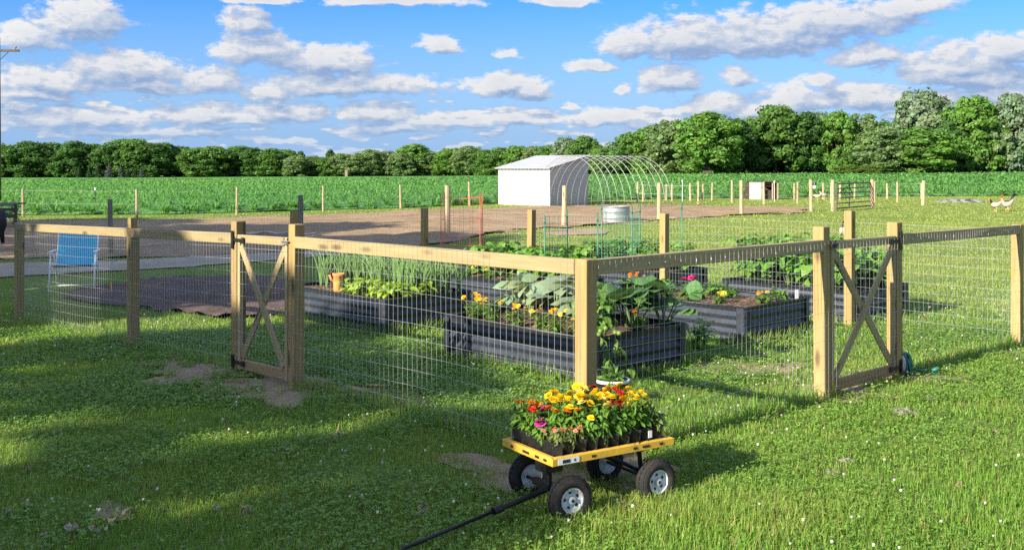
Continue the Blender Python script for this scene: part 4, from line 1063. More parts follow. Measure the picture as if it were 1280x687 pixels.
# ---- right middle bed
marigold(bp(2, .90, .30), (ORA,), 'orange marigold in the right middle bed at its left end', n=6, h=.2)
pz = bp(2, .52, .30); zb = bushy(rr, .2, .30, 11, 7, .10, .04, (.12, .25, .035), .4); zf = []
for k in range(4):
    f = MB(); marigold_head(f, Vector((-.05 + .04 * k, rr.uniform(-.04, .04), .24 + rr.uniform(-.02, .03))), rr, .042, (.60, .03, .20)); zf.append(f)
plant_thing('zinnia_plant', pz, zb, 'zinnia with bright pink blooms in the right middle bed', 'zinnia', flowers=zf)
for i, (a, b, kind) in enumerate([(.74, .42, 0), (.40, .66, 0), (.30, .30, 1), (.16, .62, 1), (.12, .80, 0), (.70, .15, 0), (.55, .75, 0), (.85, .7, 0)]):
    if kind: marigold(bp(2, a, b), (YEL, (.78, .55, .1)), ['', '', 'low yellow flowered plant at the near end of the right middle bed', 'low yellow flowered plant by the white plant label'][i], n=5, h=.09, w=.2, group=None)
    else: plant_thing('seedling_plant', bp(2, a, b), bushy(rr, .14, .26, 8, 6, .10, .05, (.12, .25, .035), .4), f"small leafy green seedling in the right middle bed, {ORD[i]} planted", 'seedling', 'seedlings in the right middle bed')
p = bp(2, .04, .90); t = thing('plant_label', p, 'white plastic plant label stuck in the bed soil', 'plant label'); b = MB()
b.box(p + UP * .06, Vector((.9, .4, 0)).normalized(), Vector((-.4, .9, 0)).normalized(), UP, .022, .0015, .07); b.add([p + Vector((-.012, 0, -.01)), p + Vector((.012, 0, -.01)), p + Vector((0, 0, -.05))], [(0, 1, 2)]); b.build('tag', M['white_plastic'], t)
# pepper growing on the ground between the beds
p = gp(872, 441); plant_thing('pepper_plant', p, bushy(rr, .32, .34, 9, 8, .11, .055, (.14, .28, .04), .6), 'leafy pepper plant growing in the grass between two beds', 'pepper plant')
for i, (px, py, s) in enumerate([(808, 447, .8), (955, 437, .5), (835, 436, .5), (600, 462, .6), (645, 470, .6), (700, 478, .5), (1015, 432, .5), (1145, 398, .5)]):
    plant_thing('weed_clump', gp(px, py), bushy(rr, .16 * s, .34 * s, 7, 5, .15 * s, .04 * s, (.08, .19, .022), .7), f"clump of coarse weeds at the foot of a raised bed, {ORD[i]} of eight", 'weed', 'weeds at the foot of the beds')
# ---- potatoes behind the right gate, and the two back beds
POT = []
for j in range(3): POT.append(bushy(rr, .44, .52, 14, 9, .16, .095, (.13, .28, .04), .55, leaflets=1).mesh('foliage', M['leaf']))
def potato(loc, label, grp, s, i, cat='potato plant'):
    t = thing('potato_plant', loc, label, cat, grp); link('foliage', POT[i % 3], t, mat=Matrix.Translation(loc) @ Matrix.Rotation(i * 2.4, 4, 'Z') @ Matrix.Diagonal((s, s, s * (1 + .1 * math.sin(i * 5)), 1)))
k = 0
for ai, a in enumerate((.10, .26, .42, .58, .74, .90)):
    for bi, b in enumerate((.25, .72)):
        if a == .10 and b == .25: continue
        potato(bp(3, a, b), f"lush potato plant behind the right gate, {'front' if bi == 0 else 'rear'} row, {ORD[5 - ai]} from left", 'potato plants behind the right gate', 1.28 - .15 * (a < .15), k); k += 1
for bed_i, nm in ((4, 'centre'), (5, 'right')):
    for ai, a in enumerate((.12, .36, .60, .85)):
        for bi, b in enumerate((.45, .8)):
            if bed_i == 5 and (b < .5 and a < .2): continue
            potato(bp(bed_i, a, b), f"leafy bean plant in the {nm} back bed, {'front' if bi == 0 else 'rear'} row, {ORD[3 - ai]} from left", 'leafy plants in the back beds', .95, k + 1, 'bean plant'); k += 1
for i, (a, b) in enumerate([(.3, .12), (.55, .1), (.8, .14)]): marigold(bp(4, a, b), (YEL,), f"small yellow marigold in the centre back bed, {ORD[i]} from right", n=2, h=.13)
# ---- green staked trellis in the back beds
def trellis(pts, zs, label, panels):
    Q = [at(px, Y) for px, Y in pts]; Q = [Vector((q.x, q.y, q.z + BED_H - .04)) for q in Q]
    t = thing('garden_trellis', Q[0], label, 'trellis', 'green trellises in the back beds')
    for q, z in zip(Q, zs):
        st = MB(); st.tube([q - UP * .15, q + UP * z], .0095, 7); st.lathe([(.012, 0), (.012, .03), (.004, .045)], q + UP * (z - .1), n=7); st.build('stake', M['green_coat'], t, smooth=True)
    for a, b in panels:
        w = MB(); q0, q1 = Q[a], Q[b]
        for k in range(10): z = .03 + .09 * k; w.tube([q0 + UP * z, q1 + UP * z], .0026, 4, cap=False)
        nn = max(2, int((q1 - q0).length / .075))
        for k in range(nn + 1): q = q0.lerp(q1, k / nn); w.tube([q + UP * .02, q + UP * .86], .0026, 4, cap=False)
        w.build('mesh_panel', M['green_coat'], t)
trellis([(681, 13.0), (709, 13.3), (747, 13.25)], (.86, .92, .88), 'green staked trellis left of the stock tank in the centre back bed', [(0, 1)])
trellis([(752, 14.9), (790, 14.45), (852, 14.5), (800, 15.1)], (.98, .94, 1.0, .94), 'green mesh trellis cage in front of the stock tank', [(0, 1), (1, 3), (3, 0)])
p = at(648, 15.6); t = thing('wire_border', p, 'low green wire border panel behind the centre post at back', 'wire fence panel'); b = MB()
q0, q1 = at(617, 15.9), at(678, 15.4)
for k in range(3): b.tube([q0 + UP * (.12 + .2 * k), q1 + UP * (.12 + .2 * k)], .004, 5)
b.build('cross_wires', M['green_coat'], t); b = MB()
for k in range(10): q = q0.lerp(q1, k / 9); b.tube([q - UP * .02, q + UP * (.62 if k % 3 == 0 else .56)], .004 if k % 3 else .008, 5)
b.build('uprights', M['green_coat'], t)
# red wire tomato cage at the back corner
p = at(576, 15.6); t = thing('tomato_cage', p, 'red folding wire cage standing at the back fence corner', 'tomato cage'); cs = [at(551, 15.9), at(600, 15.3), at(603, 16.5), at(556, 17.0)]
for q in cs: b = MB(); b.tube([q - UP * .03, q + UP * 1.42], .005, 6); b.build('leg', M['red_coat'], t)
b = MB()
for z in (.30, .66, 1.02, 1.36):
    for k in range(4): b.tube([cs[k] + UP * z, cs[k].lerp(cs[(k + 1) % 4], .5) + UP * (z - .02), cs[(k + 1) % 4] + UP * z], .0026, 4)
for k in range(4):
    for j in (1, 2, 3): q = cs[k].lerp(cs[(k + 1) % 4], j / 4); b.tube([q + UP * .02, q + UP * 1.36], .002, 4)
b.build('wire_rings', M['red_coat'], t)
# ================================================================== garden wagon
WU = Vector((.846, .533, 0)); WU.normalize(); WV = Vector((-WU.y, WU.x, 0))   # along the wagon (handle end to tail), across to the far side
WN = Vector((.195, 4.97, 0)); WGZ = float(gsurf(.4, 5.2)); TZ = .272 + WGZ     # near handle-end corner, bottom edge of the tray
WL, WW = .75, .45
def wp(u, v, z=0.): q = WN + WU * u + WV * v; return Vector((q.x, q.y, TZ + z))
wag = thing('garden_wagon', wp(WL / 2, WW / 2, -TZ + WGZ), 'yellow framed garden wagon with black tyres loaded with potted flowers', 'wagon')
b = MB(); T = .004; HL = .036
for p, d, L, out in ((wp(0, 0), WU, WL, -WV), (wp(0, WW), WU, WL, WV), (wp(0, 0), WV, WW, -WU), (wp(WL, 0), WV, WW, WU)):
    c = p + d * L / 2 + UP * HL / 2; b.box(c, d, out, UP, L / 2 + (T if abs(d.dot(WU)) > .9 else -T), T, HL / 2)
    b.box(c + UP * HL / 2 - out * .012, d, out, UP, L / 2 - .016, .012, .003)
tray = b.build('tray_frame', M['yellow'], wag, bevel=.0015)
b = MB()
for u in (.06, .24, .50, .57, .67): b.box(wp(u, -T - .0012, .019), WU, WV, UP, [.016, .012, .012, .022, .012][[.06, .24, .50, .57, .67].index(u)], .0007, .0055)
for v in (.06, .13, .23, .36): b.box(wp(-T - .0012, v, .019), WV, WU, UP, [.014, .018, .03, .012][[.06, .13, .23, .36].index(v)], .0007, .006)
b.build('slot', M['decal_black'], tray)
b = MB(); b.box(wp(.09, -T - .0017, .018), WU, WV, UP, .062, .0006, .014); b.build('paper_label', M['white_plastic'], tray)
b = MB(); b.box(wp(.075, -T - .0030, .018), WU, WV, UP, .022, .0005, .008); b.box(wp(.125, -T - .0030, .018), WU, WV, UP, .004, .0005, .006); b.build('label_print', M['decal_black'], tray)
b = MB()                                                              # expanded metal deck
for k in range(38): u = WL * (k + .5) / 38; b.box(wp(u, WW / 2, .022), WV, WU, UP, WW / 2 - .006, .0022, .002)
for k in range(14): v = WW * (k + .5) / 14; b.box(wp(WL / 2, v, .0185), WU, WV, UP, WL / 2 - .006, .0016, .0014)
b.build('deck', M['black_iron'], wag)
UX0, UX1 = .13, .645; HZ = -.172                                      # axle places along the tray; hub height below the tray
b = MB()
for u in (.05, WL / 2, WL - .05): b.box(wp(u, WW / 2, .008), WV, WU, UP, WW / 2 - .01, .012, .008)
b.tube([wp(UX1 - .02, WW / 2 - .1, .0), wp(UX1, WW / 2 - .1, HZ)], .012, 8); b.tube([wp(UX1 - .02, WW / 2 + .1, .0), wp(UX1, WW / 2 + .1, HZ)], .012, 8)
b.tube([wp(.36, WW / 2 - .07, -.002), wp(UX1, WW / 2 - .09, HZ + .02)], .011, 8); b.tube([wp(.36, WW / 2 + .07, -.002), wp(UX1, WW / 2 + .09, HZ + .02)], .011, 8)
b.tube([wp(UX1, -.02, HZ), wp(UX1, WW + .0, HZ)], .009, 8)
b.build('rear_axle', M['black_iron'], wag)
b = MB(); b.box(wp(UX0, WW / 2, -.045), WU, WV, UP, .05, .05, .045); b.tube([wp(UX0, WW / 2, 0), wp(UX0, WW / 2, HZ)], .016, 8)
b.tube([wp(UX0, -.0, HZ), wp(UX0, WW + .02, HZ)], .009, 8); b.box(wp(UX0, WW / 2, HZ), WV, WU, UP, .13, .016, .016); b.build('front_axle', M['black_iron'], wag)
def wheel(c, ax):
    t = bpy.data.objects.new('wheel', None); COL.objects.link(t); t.empty_display_size = .05; t.parent = wag
    t.location = c - wag.location
    RW, WB = .116, .036
    b = MB(); prof = []
    for k in range(17):                                               # fat tyre section
        a = math.pi * 2 * (k / 16) - math.pi / 2
        prof.append((.083 + .033 * math.sin(a) ** 1, .042 * math.cos(a)))
    prof = [(.083 - .030 * math.cos(2 * math.pi * k / 18), .041 * math.sin(2 * math.pi * k / 18)) for k in range(19)]
    b.lathe(prof, c, ax, 36, cap0=False, cap1=False)
    u = ax.orthogonal().normalized(); w = ax.cross(u)
    for k in range(26):                                               # tread blocks
        for s_ in (-1, 0, 1):
            a = 6.283 * (k + .5 * (s_ % 2)) / 26; rd = u * math.cos(a) + w * math.sin(a); tg = w * math.cos(a) - u * math.sin(a)
            b.box(c + rd * (.1135 - .007 * abs(s_)) + ax * s_ * .021, (rd + ax * s_ * .45).normalized(), tg, (ax - rd * s_ * .45).normalized(), .0035, .0085, .0075)
    b.build('tyre', M['tyre'], t, smooth=False)
    b = MB(); b.lathe([(.059, -.026), (.062, -.03), (.062, .03), (.056, .031), (.052, .02), (.03, .012), (.018, .013), (.018, .03), (.009, .032)], c, ax, 28, cap0=True, cap1=True)
    rim = b.build('rim', M['rim'], t, smooth=False)
    b = MB()
    for k in range(5):
        a = 6.283 * k / 5 + .4; rd = u * math.cos(a) + w * math.sin(a); b.lathe([(.0085, 0), (.0085, .0015)], c + rd * .0385 + ax * .0155, ax, 10)
    b.lathe([(.008, .030), (.008, .034)], c, ax, 10); b.build('rim_hole', M['decal_black'], rim)
AXF = -WV.copy(); AXF.rotate(Matrix.Rotation(R(-7), 3, 'Z'))
fc = wp(UX0, WW / 2, HZ)
# turned front pair, straight rear pair
wheel(fc + AXF * .222, AXF); wheel(fc - AXF * .222, -AXF)
wheel(wp(UX1, .012, HZ), -WV); wheel(wp(UX1, WW - .012, HZ), WV)
h0 = wp(.05, WW / 2 - .08, HZ + .015); h1 = Vector((-.47, 4.50, float(gsurf(-.47, 4.5)) + .055)); hm = h0.lerp(h1, .36)
hd = thing('x', (0, 0, 0), None, None); hd.name = 'handle'; hd.location = (0, 0, 0); hd.parent = wag; hd.matrix_parent_inverse = Matrix.Translation(-wag.location)
b = MB(); b.tube([fc + UP * .0, h0, hm], .0135, 10); b.lathe([(.018, -.03), (.018, .03)], hm, (h1 - h0), 12); b.build('tow_bar', M['black_iron'], hd, smooth=False)
b = MB(); b.tube([hm, h0.lerp(h1, .96), h1 + UP * .002, h1 + Vector((-.012, -.02, -.012)), h1 + Vector((-.012, -.05, -.035))], .009, 10); b.build('pull_rod', M['black_iron'], hd, smooth=True)
b = MB(); g0 = h1 + Vector((-.012, -.055, -.03)); sdv = (h1 - h0).cross(UP).normalized(); b.tube([g0 - sdv * .055, g0 + sdv * .055], .011, 10); b.build('grip', M['black_plastic'], hd, smooth=True)

# potted flowers on the deck
FLK = [('yellow marigold', (YEL,), .27, .028), ('orange marigold', (ORA, YEL), .24, .026), ('lemon and yellow marigold', (YEL, LEM), .27, .028), ('red and orange marigold', (RED, RUST), .26, .022),
       ('purple zinnia', (MAG,), .22, .032), ('salmon flowered bushy annual', (SAL, (.6, .3, .2)), .15, .014), ('pale pink flowered annual', ((.45, .22, .32), (.3, .12, .2)), .17, .014), ('red zinnia', (RED,), .26, .030)]
plan = [  # row by row from the near side, each from the handle end
    [5, 5, 5, 1, 2, 2, 2, 0, 0, 6], [5, 5, 1, 2, 2, 2, 7, 0, 0, 6], [4, 1, 0, 0, 2, 2, 1, 7, 0, 0], [3, 4, 0, 0, 0, 0, 1, 0, 0, 3], [3, 1, 0, 1, 0, 2, 1, 7, 3, 0], [3, 3, 1, 0, 0, 1, 0, 3, 0, 0]]
POTS = MB(); s0, s1, ph = .026, .033, .078
POTS.lathe([(s0, 0), (s1, ph - .012), (s1 + .003, ph - .012), (s1 + .003, ph), (s1 - .002, ph), (s1 - .004, ph - .012), (s0, .02)], n=4, cap1=True)
pot_me = POTS.mesh('pot', M['black_plastic'])
rw = random.Random(5)
for rI, row in enumerate(plan):
    for cI, kd in enumerate(row):
        nm, cols, hh, rad = FLK[kd]
        loc = wp(.065 + .0685 * cI + rw.uniform(-.004, .004), .050 + .0685 * rI + rw.uniform(-.003, .003), .025)
        t = thing('potted_flower', loc, f"{nm} pot on wagon, {ORD[cI]} from handle end, {ORD[rI]} row from camera", 'potted flower', 'potted flowers on the wagon')
        link('pot', pot_me, t, mat=Matrix.Translation(loc) @ Matrix.Rotation(math.atan2(WU.y, WU.x) + math.pi / 4, 4, 'Z') @ Matrix.Diagonal((1.28, 1.28, 1, 1)))
        fcol = (.115, .235, .032) if kd not in (5, 6) else (.15, .19, .05)
        hh *= rw.uniform(.66, .86); hb = hh - ph
        fb = bushy(rw, hb * .95 + .03, .15 if rI else .125, 11, 7, .058 if kd != 5 else .03, .018 if kd != 5 else .014, fcol, .45, -.1); dz = .052 if rI == 0 and cI < 5 else .03; fb.v = [(x, y, z + ph - dz * min(1, math.hypot(x, y) / .05)) for x, y, z in fb.v]
        link('foliage', fb.mesh('foliage', M['leaf']), t, mat=Matrix.Translation(loc))
        nfl = rw.choice([2, 2, 3, 3]) if kd not in (5, 6) else 5
        if kd in (2,) and rw.random() < .45 and rI < 2: nfl = 0
        if rI == 0 and kd not in (5, 6): nfl = min(nfl, 1)
        for k in range(nfl):
            f = MB(); c = Vector((rw.uniform(-.035, .035), rw.uniform(-.035, .035), hh * rw.uniform(.92, 1.10)))
            f.tube([c - UP * .06, c], [.003, .002], 3, cap=False, col=(.07, .13, .02)); marigold_head(f, c, rw, rad * rw.uniform(.8, 1.1), rw.choice(cols)); link('flower', f.mesh('flower', M['petal']), t, mat=Matrix.Translation(loc))
p = wp(.60, .012, .075); t = thing('plant_tag', p, 'small pale plant tag on the front pots of the wagon', 'plant tag'); b = MB(); b.box(p - WV * .012, WU, WV, UP, .012, .001, .018); b.build('tag', M['white_plastic'], t)
p = wp(.03, .40, .03); t = thing('plant_stake', p, 'pale wooden stake in the far handle end corner of the wagon', 'stake'); b = MB(); b.box(p + UP * .06 + WV * .01, (WU + UP * .2).normalized(), WV, UP, .006, .003, .06); b.build('stake', M['stone'], t)
# pot and dish by the corner post
p = gp(765, 505); t = thing('planter_pot', p, 'dark round planter with white rim and leafy plant behind the corner post', 'planter'); b = MB()
b.lathe([(.09, 0), (.12, .16), (.125, .16), (.125, .18), (.112, .18), (.105, .13)], p, n=24, cap1=True); b.build('pot', M['black_plastic'], t, smooth=False)
b = MB(); b.lathe([(.127, .165), (.131, .17), (.131, .185), (.118, .186)], p, n=24, cap0=False, cap1=False); b.build('rim', M['white_plastic'], t, smooth=True)
link('foliage', bushy(rr, .18, .24, 7, 5, .10, .04, (.10, .21, .03), .5).mesh('foliage', M['leaf']), t, mat=Matrix.Translation(p + UP * .12))

# ================================================================== small things on the lawn
p0, p1 = gp(436, 489), gp(488, 498); t = thing('wood_plank', p0.lerp(p1, .5), 'short split wood plank lying on the grass by the left fence', 'plank')
member('board', p0 + UP * .025, p1 + UP * .018, .09, .025, M['scrap'], t, side=UP); member('splinter', p0 + Vector((.12, .03, .045)), p0 + Vector((.32, .02, .042)), .03, .012, M['scrap'], t, side=UP)
for (px, py, s, lab) in [(397, 487, .05, 'small white stone at the foot of the left gate post'), (1058, 578, .045, 'pale stone lying in the lawn right of the wagon'), (1163, 500, .05, 'pale stone on the lawn before the right gate'), (1130, 519, .08, 'flat grey stone on the lawn below the right gate'), (1040, 592, .04, 'small buff stone in the lawn right of the wagon shadow')]:
    q = gp(px, py); b = MB(); b.ell((0, 0, 0), (s, s * .7, s * .4), 10, 7)
    b.v = [tuple(c * (1 + .25 * math.sin(i * 2.3)) for c in v) for i, v in enumerate(b.v)]; o = b.build('stone', M['stone'], smooth=False, loc=q + UP * s * .25); tag(o, lab, 'stone')
rl = random.Random(3); LV = []
for j in range(3):
    b = MB(); b.leaf((0, 0, 0), (1, 0, .15), (0, 0, 1), .11, .07, .9, (.25, .22, .15), .5, 4); b.leaf((.02, 0, .01), (.5, .8, .1), (0, 0, 1), .07, .05, .9, (.22, .18, .11), .5, 3); b.leaf((.02, 0, .01), (.5, -.8, .2), (0, 0, 1), .07, .05, .9, (.30, .27, .2), .5, 3); LV.append(b.mesh('dead_leaf', M['dead_leaf']))
for i, (px, py) in enumerate([(36, 642), (80, 668), (113, 668), (40, 590), (186, 612), (145, 655), (152, 645), (310, 640), (460, 637), (268, 644), (233, 415), (176, 425), (212, 470), (346, 540), (420, 545), (528, 640), (770, 632), (850, 647), (520, 648), (560, 530), (1205, 610), (60, 677), (16, 646), (780, 640), (1250, 545), (100, 420), (640, 655), (295, 405)]):
    q = gp(px, py); o = bpy.data.objects.new('fallen_leaf', LV[i % 3]); COL.objects.link(o); o.location = q + UP * .035; o.rotation_euler = (rl.uniform(-.5, .5), rl.uniform(-.5, .5), rl.uniform(0, 6)); s = rl.uniform(.4, .75); o.scale = (s, s, s)
    tag(o, 'dry pale curled leaf lying on the lawn', 'fallen leaf', 'dry leaves on the lawn')
# hose reel by the right gate
p = gp(1140, 470); t = thing('garden_hose', p, 'coiled dark green hose with white spool beside the right gate post', 'hose'); b = MB(); pts = []
for k in range(90): a = k * .42; r_ = .085 + .012 * math.sin(k * .7); pts.append(p + Vector((-.05 + .018 * math.sin(k * .33), r_ * math.cos(a), .10 + r_ * math.sin(a))))
b.tube(pts, .009, 6); b.tube([pts[-1], p + Vector((.08, -.02, .05)), p + Vector((.14, .03, .03)), p + Vector((.22, .0, .015))], .009, 6); b.build('coil', M['hose'], t, smooth=True)
b = MB(); b.lathe([(.02, -.03), (.07, -.03), (.07, -.024), (.03, -.02), (.03, .02), (.07, .024), (.07, .03), (.02, .03)], p + Vector((-.05, 0, .10)), (1, 0, 0), 20); b.build('spool', M['white_plastic'], t, smooth=True)
b = MB(); q = p + Vector((.16, -.01, .05)); b.tube([q, q + Vector((.05, -.01, .02))], [.014, .02], 8); b.build('nozzle', simple('nozzle_green', (.02, .14, .09), .4), t, smooth=True)

# ================================================================== folding lawn chair
g = gp(95, 362); CD = Vector((math.sin(R(14)), -math.cos(R(14)), 0)).normalized(); CS = Vector((CD.y, -CD.x, 0)) * -1   # facing direction, its side (to the right in the photograph)
if CS.x < 0: CS = -CS
def cpnt(s, f, z): q = g + CS * s + CD * f; return Vector((q.x, q.y, float(gz(q.x, q.y)) + z))
ch = thing('lawn_chair', g, 'folding lawn chair with blue sling back and white tube frame', 'lawn chair'); HWc = .29; RTb = .0125
back = [(-HWc, -.02, .36), (-HWc, -.16, .62), (-HWc, -.27, .88), (-HWc + .05, -.285, .915), (HWc - .05, -.285, .915), (HWc, -.27, .88), (HWc, -.16, .62), (HWc, -.02, .36)]
b = MB(); b.tube([cpnt(*q) for q in back], RTb, 10); b.build('back_frame', M['white_frame'], ch, smooth=True)
b = MB(); rows_ = []
for k in range(7):
    t_ = k / 6; f_, z_ = -.035 + (-.262 + .035) * t_, .385 + (.865 - .385) * t_; sag = .02 * math.sin(math.pi * t_)
    rows_.append([cpnt(-HWc + 2 * HWc * j / 8, f_ - sag * math.sin(math.pi * j / 8) * 1.2, z_) for j in range(9)])
vs = [q for r_ in rows_ for q in r_] + [q - CD * .006 for r_ in rows_ for q in r_]
fs = [(k * 9 + j, k * 9 + j + 1, (k + 1) * 9 + j + 1, (k + 1) * 9 + j) for k in range(6) for j in range(8)]; fs += [tuple(63 + i for i in reversed(f)) for f in fs]
b.add(vs, fs); b.build('backrest', M['sling'], ch, smooth=True)
b = MB(); rows_ = [[cpnt(-HWc + .01 + (2 * HWc - .02) * j / 6, -.03 + .43 * k / 5, .385 + .03 * k / 5 - .03 * math.sin(math.pi * k / 5)) for j in range(7)] for k in range(6)]
vs = [q for r_ in rows_ for q in r_] + [q - UP * .006 for r_ in rows_ for q in r_]; fs = [(k * 7 + j, k * 7 + j + 1, (k + 1) * 7 + j + 1, (k + 1) * 7 + j) for k in range(5) for j in range(6)]; fs += [tuple(42 + i for i in reversed(f)) for f in fs]
b.add(vs, fs); b.build('seat', M['seat_blue'], ch, smooth=True)
for s in (-1, 1):
    b = MB(); b.tube([cpnt(s * HWc, .0, .38), cpnt(s * HWc, .40, .42)], RTb, 8); b.build('seat_rail', M['white_frame'], ch, smooth=True)
    b = MB(); b.tube([cpnt(s * (HWc + .03), .25, .60), cpnt(s * (HWc + .03), .33, .38), cpnt(s * (HWc + .03), .44, -.01)], RTb, 8); b.build('leg', M['white_frame'], ch, smooth=True)
    b = MB(); b.tube([cpnt(s * (HWc + .02), .10, .60), cpnt(s * (HWc + .015), -.06, .36), cpnt(s * (HWc + .015), -.22, -.01)], RTb, 8); b.build('leg', M['white_frame'], ch, smooth=True)
    b = MB(); b.box(cpnt(s * (HWc + .03), .10, .612), CD, CS, UP, .22, .024, .009); b.build('armrest', M['white_frame'], ch, bevel=.003)
b = MB(); b.tube([cpnt(-HWc - .03, .34, .33), cpnt(HWc + .03, .34, .33)], RTb, 8); b.build('front_bar', M['white_frame'], ch, smooth=True)
b = MB(); b.tube([cpnt(-HWc - .015, -.19, .055), cpnt(HWc + .015, -.19, .055)], RTb * .8, 8); b.build('rear_bar', M['white_frame'], ch, smooth=True)
p = at(176 / 1.4, 16.5); st = thing('wood_stake', gp(140, 366), 'thin brown stake in the mulched plot beside the lawn chair', 'stake'); member('stake', gp(140, 366), gp(139, 366) + UP * .2, .025, .02, M['scrap'], st)
# ================================================================== white shed
b = MB(); N0 = Vector((1.82, 50.4, 0)); SW, SD = 3.45, 2.75           # near corner, length of the front (along A_), depth (along B_)
b0 = float(gz(2, 51)); ZF, ZR = 1.70 - b0 - .02, 2.27 - b0
sh = thing('white_shed', Vector((N0.x, N0.y, b0)), 'white sheet metal shed with sloping pale roof beside the hoop frame', 'shed')
def sp(a, d, z): q = N0 + A_ * a + B_ * d; return Vector((q.x, q.y, b0 + z))
SW = 3.62
def ribbed(name, p, q, zt0, zt1, out, mat):
    m = MB(); n = int((q - p).length / .05); vs = []
    for k in range(n + 1):
        t_ = k / n; c = p.lerp(q, t_) + out * (.03 if k % 4 == 0 else .0); zt = zt0 + (zt1 - zt0) * t_
        vs += [Vector((c.x, c.y, b0 - .08)), Vector((c.x, c.y, b0 + zt * .5)), Vector((c.x, c.y, b0 + zt))]
    m.add(vs, [(3 * k + j, 3 * k + 3 + j, 3 * k + 4 + j, 3 * k + 1 + j) for k in range(n) for j in range(2)]); return m.build(name, mat, sh)
def shedmat():
    m, nt = newmat('shed_white'); v = coord(nt); g_ = N(nt, 'ShaderNodeNewGeometry'); s_ = N(nt, 'ShaderNodeSeparateXYZ'); L_(nt, g_.outputs['Position'], s_.inputs[0])
    mr = N(nt, 'ShaderNodeMapRange'); L_(nt, s_.outputs[2], mr.inputs['Value']); mr.inputs['From Min'].default_value = b0 + .55; mr.inputs['From Max'].default_value = b0
    d = mathn(nt, 'MULTIPLY', mr.outputs[0], ramp(nt, noise(nt, v, 2.5, 5, .6), [(.3, (.2,) * 3), (.7, (1,) * 3)]))
    c = mixc(nt, (.44, .445, .46), (.33, .26, .19), mathn(nt, 'MULTIPLY', d, .6)); finish(nt, c, .5, 0, .35); return m
M['shed'] = shedmat()
ribbed('front_wall', sp(SW, 0, 0), sp(0, 0, 0), ZF, ZF, -B_, M['shed']); ribbed('side_wall', sp(0, 0, 0), sp(0, SD, 0), ZF, ZR, -A_, M['shed'])
ribbed('side_wall', sp(SW, SD, 0), sp(SW, 0, 0), ZR, ZF, A_, M['shed']); ribbed('back_wall', sp(0, SD, 0), sp(SW, SD, 0), ZR, ZR, B_, M['shed'])
m = MB(); n = 60; vs = []
for k in range(n + 1):
    a = -.14 + (SW + .28) * k / n; h_ = .012 if k % 4 == 0 else 0
    for d_, z_ in ((-.16, ZF - .02), (SD + .12, ZR + .05)): vs.append(sp(a, d_, z_ + .035 + h_))
vs += [v - UP * .03 for v in vs]; o_ = 2 * (n + 1)
m.add(vs, [(2 * k, 2 * k + 1, 2 * k + 3, 2 * k + 2) for k in range(n)] + [(o_ + 2 * k + 2, o_ + 2 * k + 3, o_ + 2 * k + 1, o_ + 2 * k) for k in range(n)] + [(2 * k, 2 * k + 2, o_ + 2 * k + 2, o_ + 2 * k) for k in range(n)] + [(2 * k + 3, 2 * k + 1, o_ + 2 * k + 1, o_ + 2 * k + 3) for k in range(n)] + [(0, o_, o_ + 1, 1), (2 * n, 2 * n + 1, o_ + 2 * n + 1, o_ + 2 * n)])
m.build('roof', simple('roof_sheet', (.38, .39, .41), .5, .1, .5, .1, 1.2), sh)
m = MB(); m.box(sp(SW / 2, -.012, ZF - .03), A_, B_, UP, SW / 2 + .10, .012, .04); m.build('eave_trim', M['galv'], sh)
m = MB(); m.box(sp(0, 0, ZF / 2 - .03) - A_ * .012 - B_ * .012, A_, B_, UP, .04, .02, ZF / 2 - .02); m.build('corner_trim', M['coop_white'], sh)
# ================================================================== hoop frame
hp = thing('hoop_frame', at(708, 48), 'bare arched hoop frame with wire mesh standing beside the white shed', 'hoop frame')
H0 = Vector((1.12, 49.2, 0)); HWD = 4.25; HR = HWD / 2; NH = 11; HLn = 4.9
def hpt(t, th):
    q = H0 + B_ * t - A_ * (HR - HR * math.cos(th)); g_ = float(gz(q.x, q.y)); return Vector((q.x, q.y, g_ - .05 + (HR + .36) * math.sin(th) ** .85 if 0 < th < math.pi else g_ - .05))
for k in range(NH):
    m = MB(); m.tube([hpt(HLn * k / (NH - 1), math.pi * j / 26) for j in range(27)], .011, 5); m.build('hoop', M['field_wire'], hp, smooth=True)
for k in range(1, 12):
    m = MB(); th = math.pi * (.06 + .58 * k / 11) ; m.tube([hpt(HLn * j / 6, th) for j in range(7)], .005, 4); m.build('longitudinal_wire', M['field_wire'], hp)
for k in range(9):
    m = MB(); t_ = .12 + .13 * k; m.tube([hpt(t_, math.pi * j / 26 * .5) for j in range(3, 27)], .004, 4); m.build('mesh_wire', M['field_wire'], hp)

# ================================================================== paddock and boundary fences
def farfence(name, label, pts, hgt, wire_z, r=.05, grp='wire fences round the paddock', mat='field_post', wr=.0032, ext=None):
    P_ = [gp(x, yb) for x, yb in pts]; t = thing(name, P_[0], label, 'fence', grp); rf = random.Random(len(pts))
    for i, p in enumerate(P_):
        hh = hgt * rf.uniform(.95, 1.05) if not isinstance(hgt, (list, tuple)) else hgt[i]; m = MB()
        ln = Vector((rf.gauss(0, .015), rf.gauss(0, .015), 0)); m.tube([(0, 0, -hh / 2 - .08), Vector((0, 0, 0)) + ln * .5, Vector((0, 0, hh / 2)) + ln], [r * 1.05, r, r * .95], 8)
        m.build('post', M[mat], t, smooth=False, loc=p + UP * hh / 2)
    Q = P_ if not ext else [ext[0]] + P_ + [ext[1]]
    for z in wire_z:
        m = MB(); pp = []
        for a, c in zip(Q[:-1], Q[1:]):
            for k in range(4): q = a.lerp(c, k / 4); pp.append(Vector((q.x, q.y, float(gz(q.x, q.y)) + z - .02 * math.sin(math.pi * k / 4))))
        pp.append(Q[-1] + UP * z); m.tube(pp, wr, 4); m.build('wire', M['field_wire'], t)
    return t
L0, L1 = G(-60, 36), gp(622, 257.5)
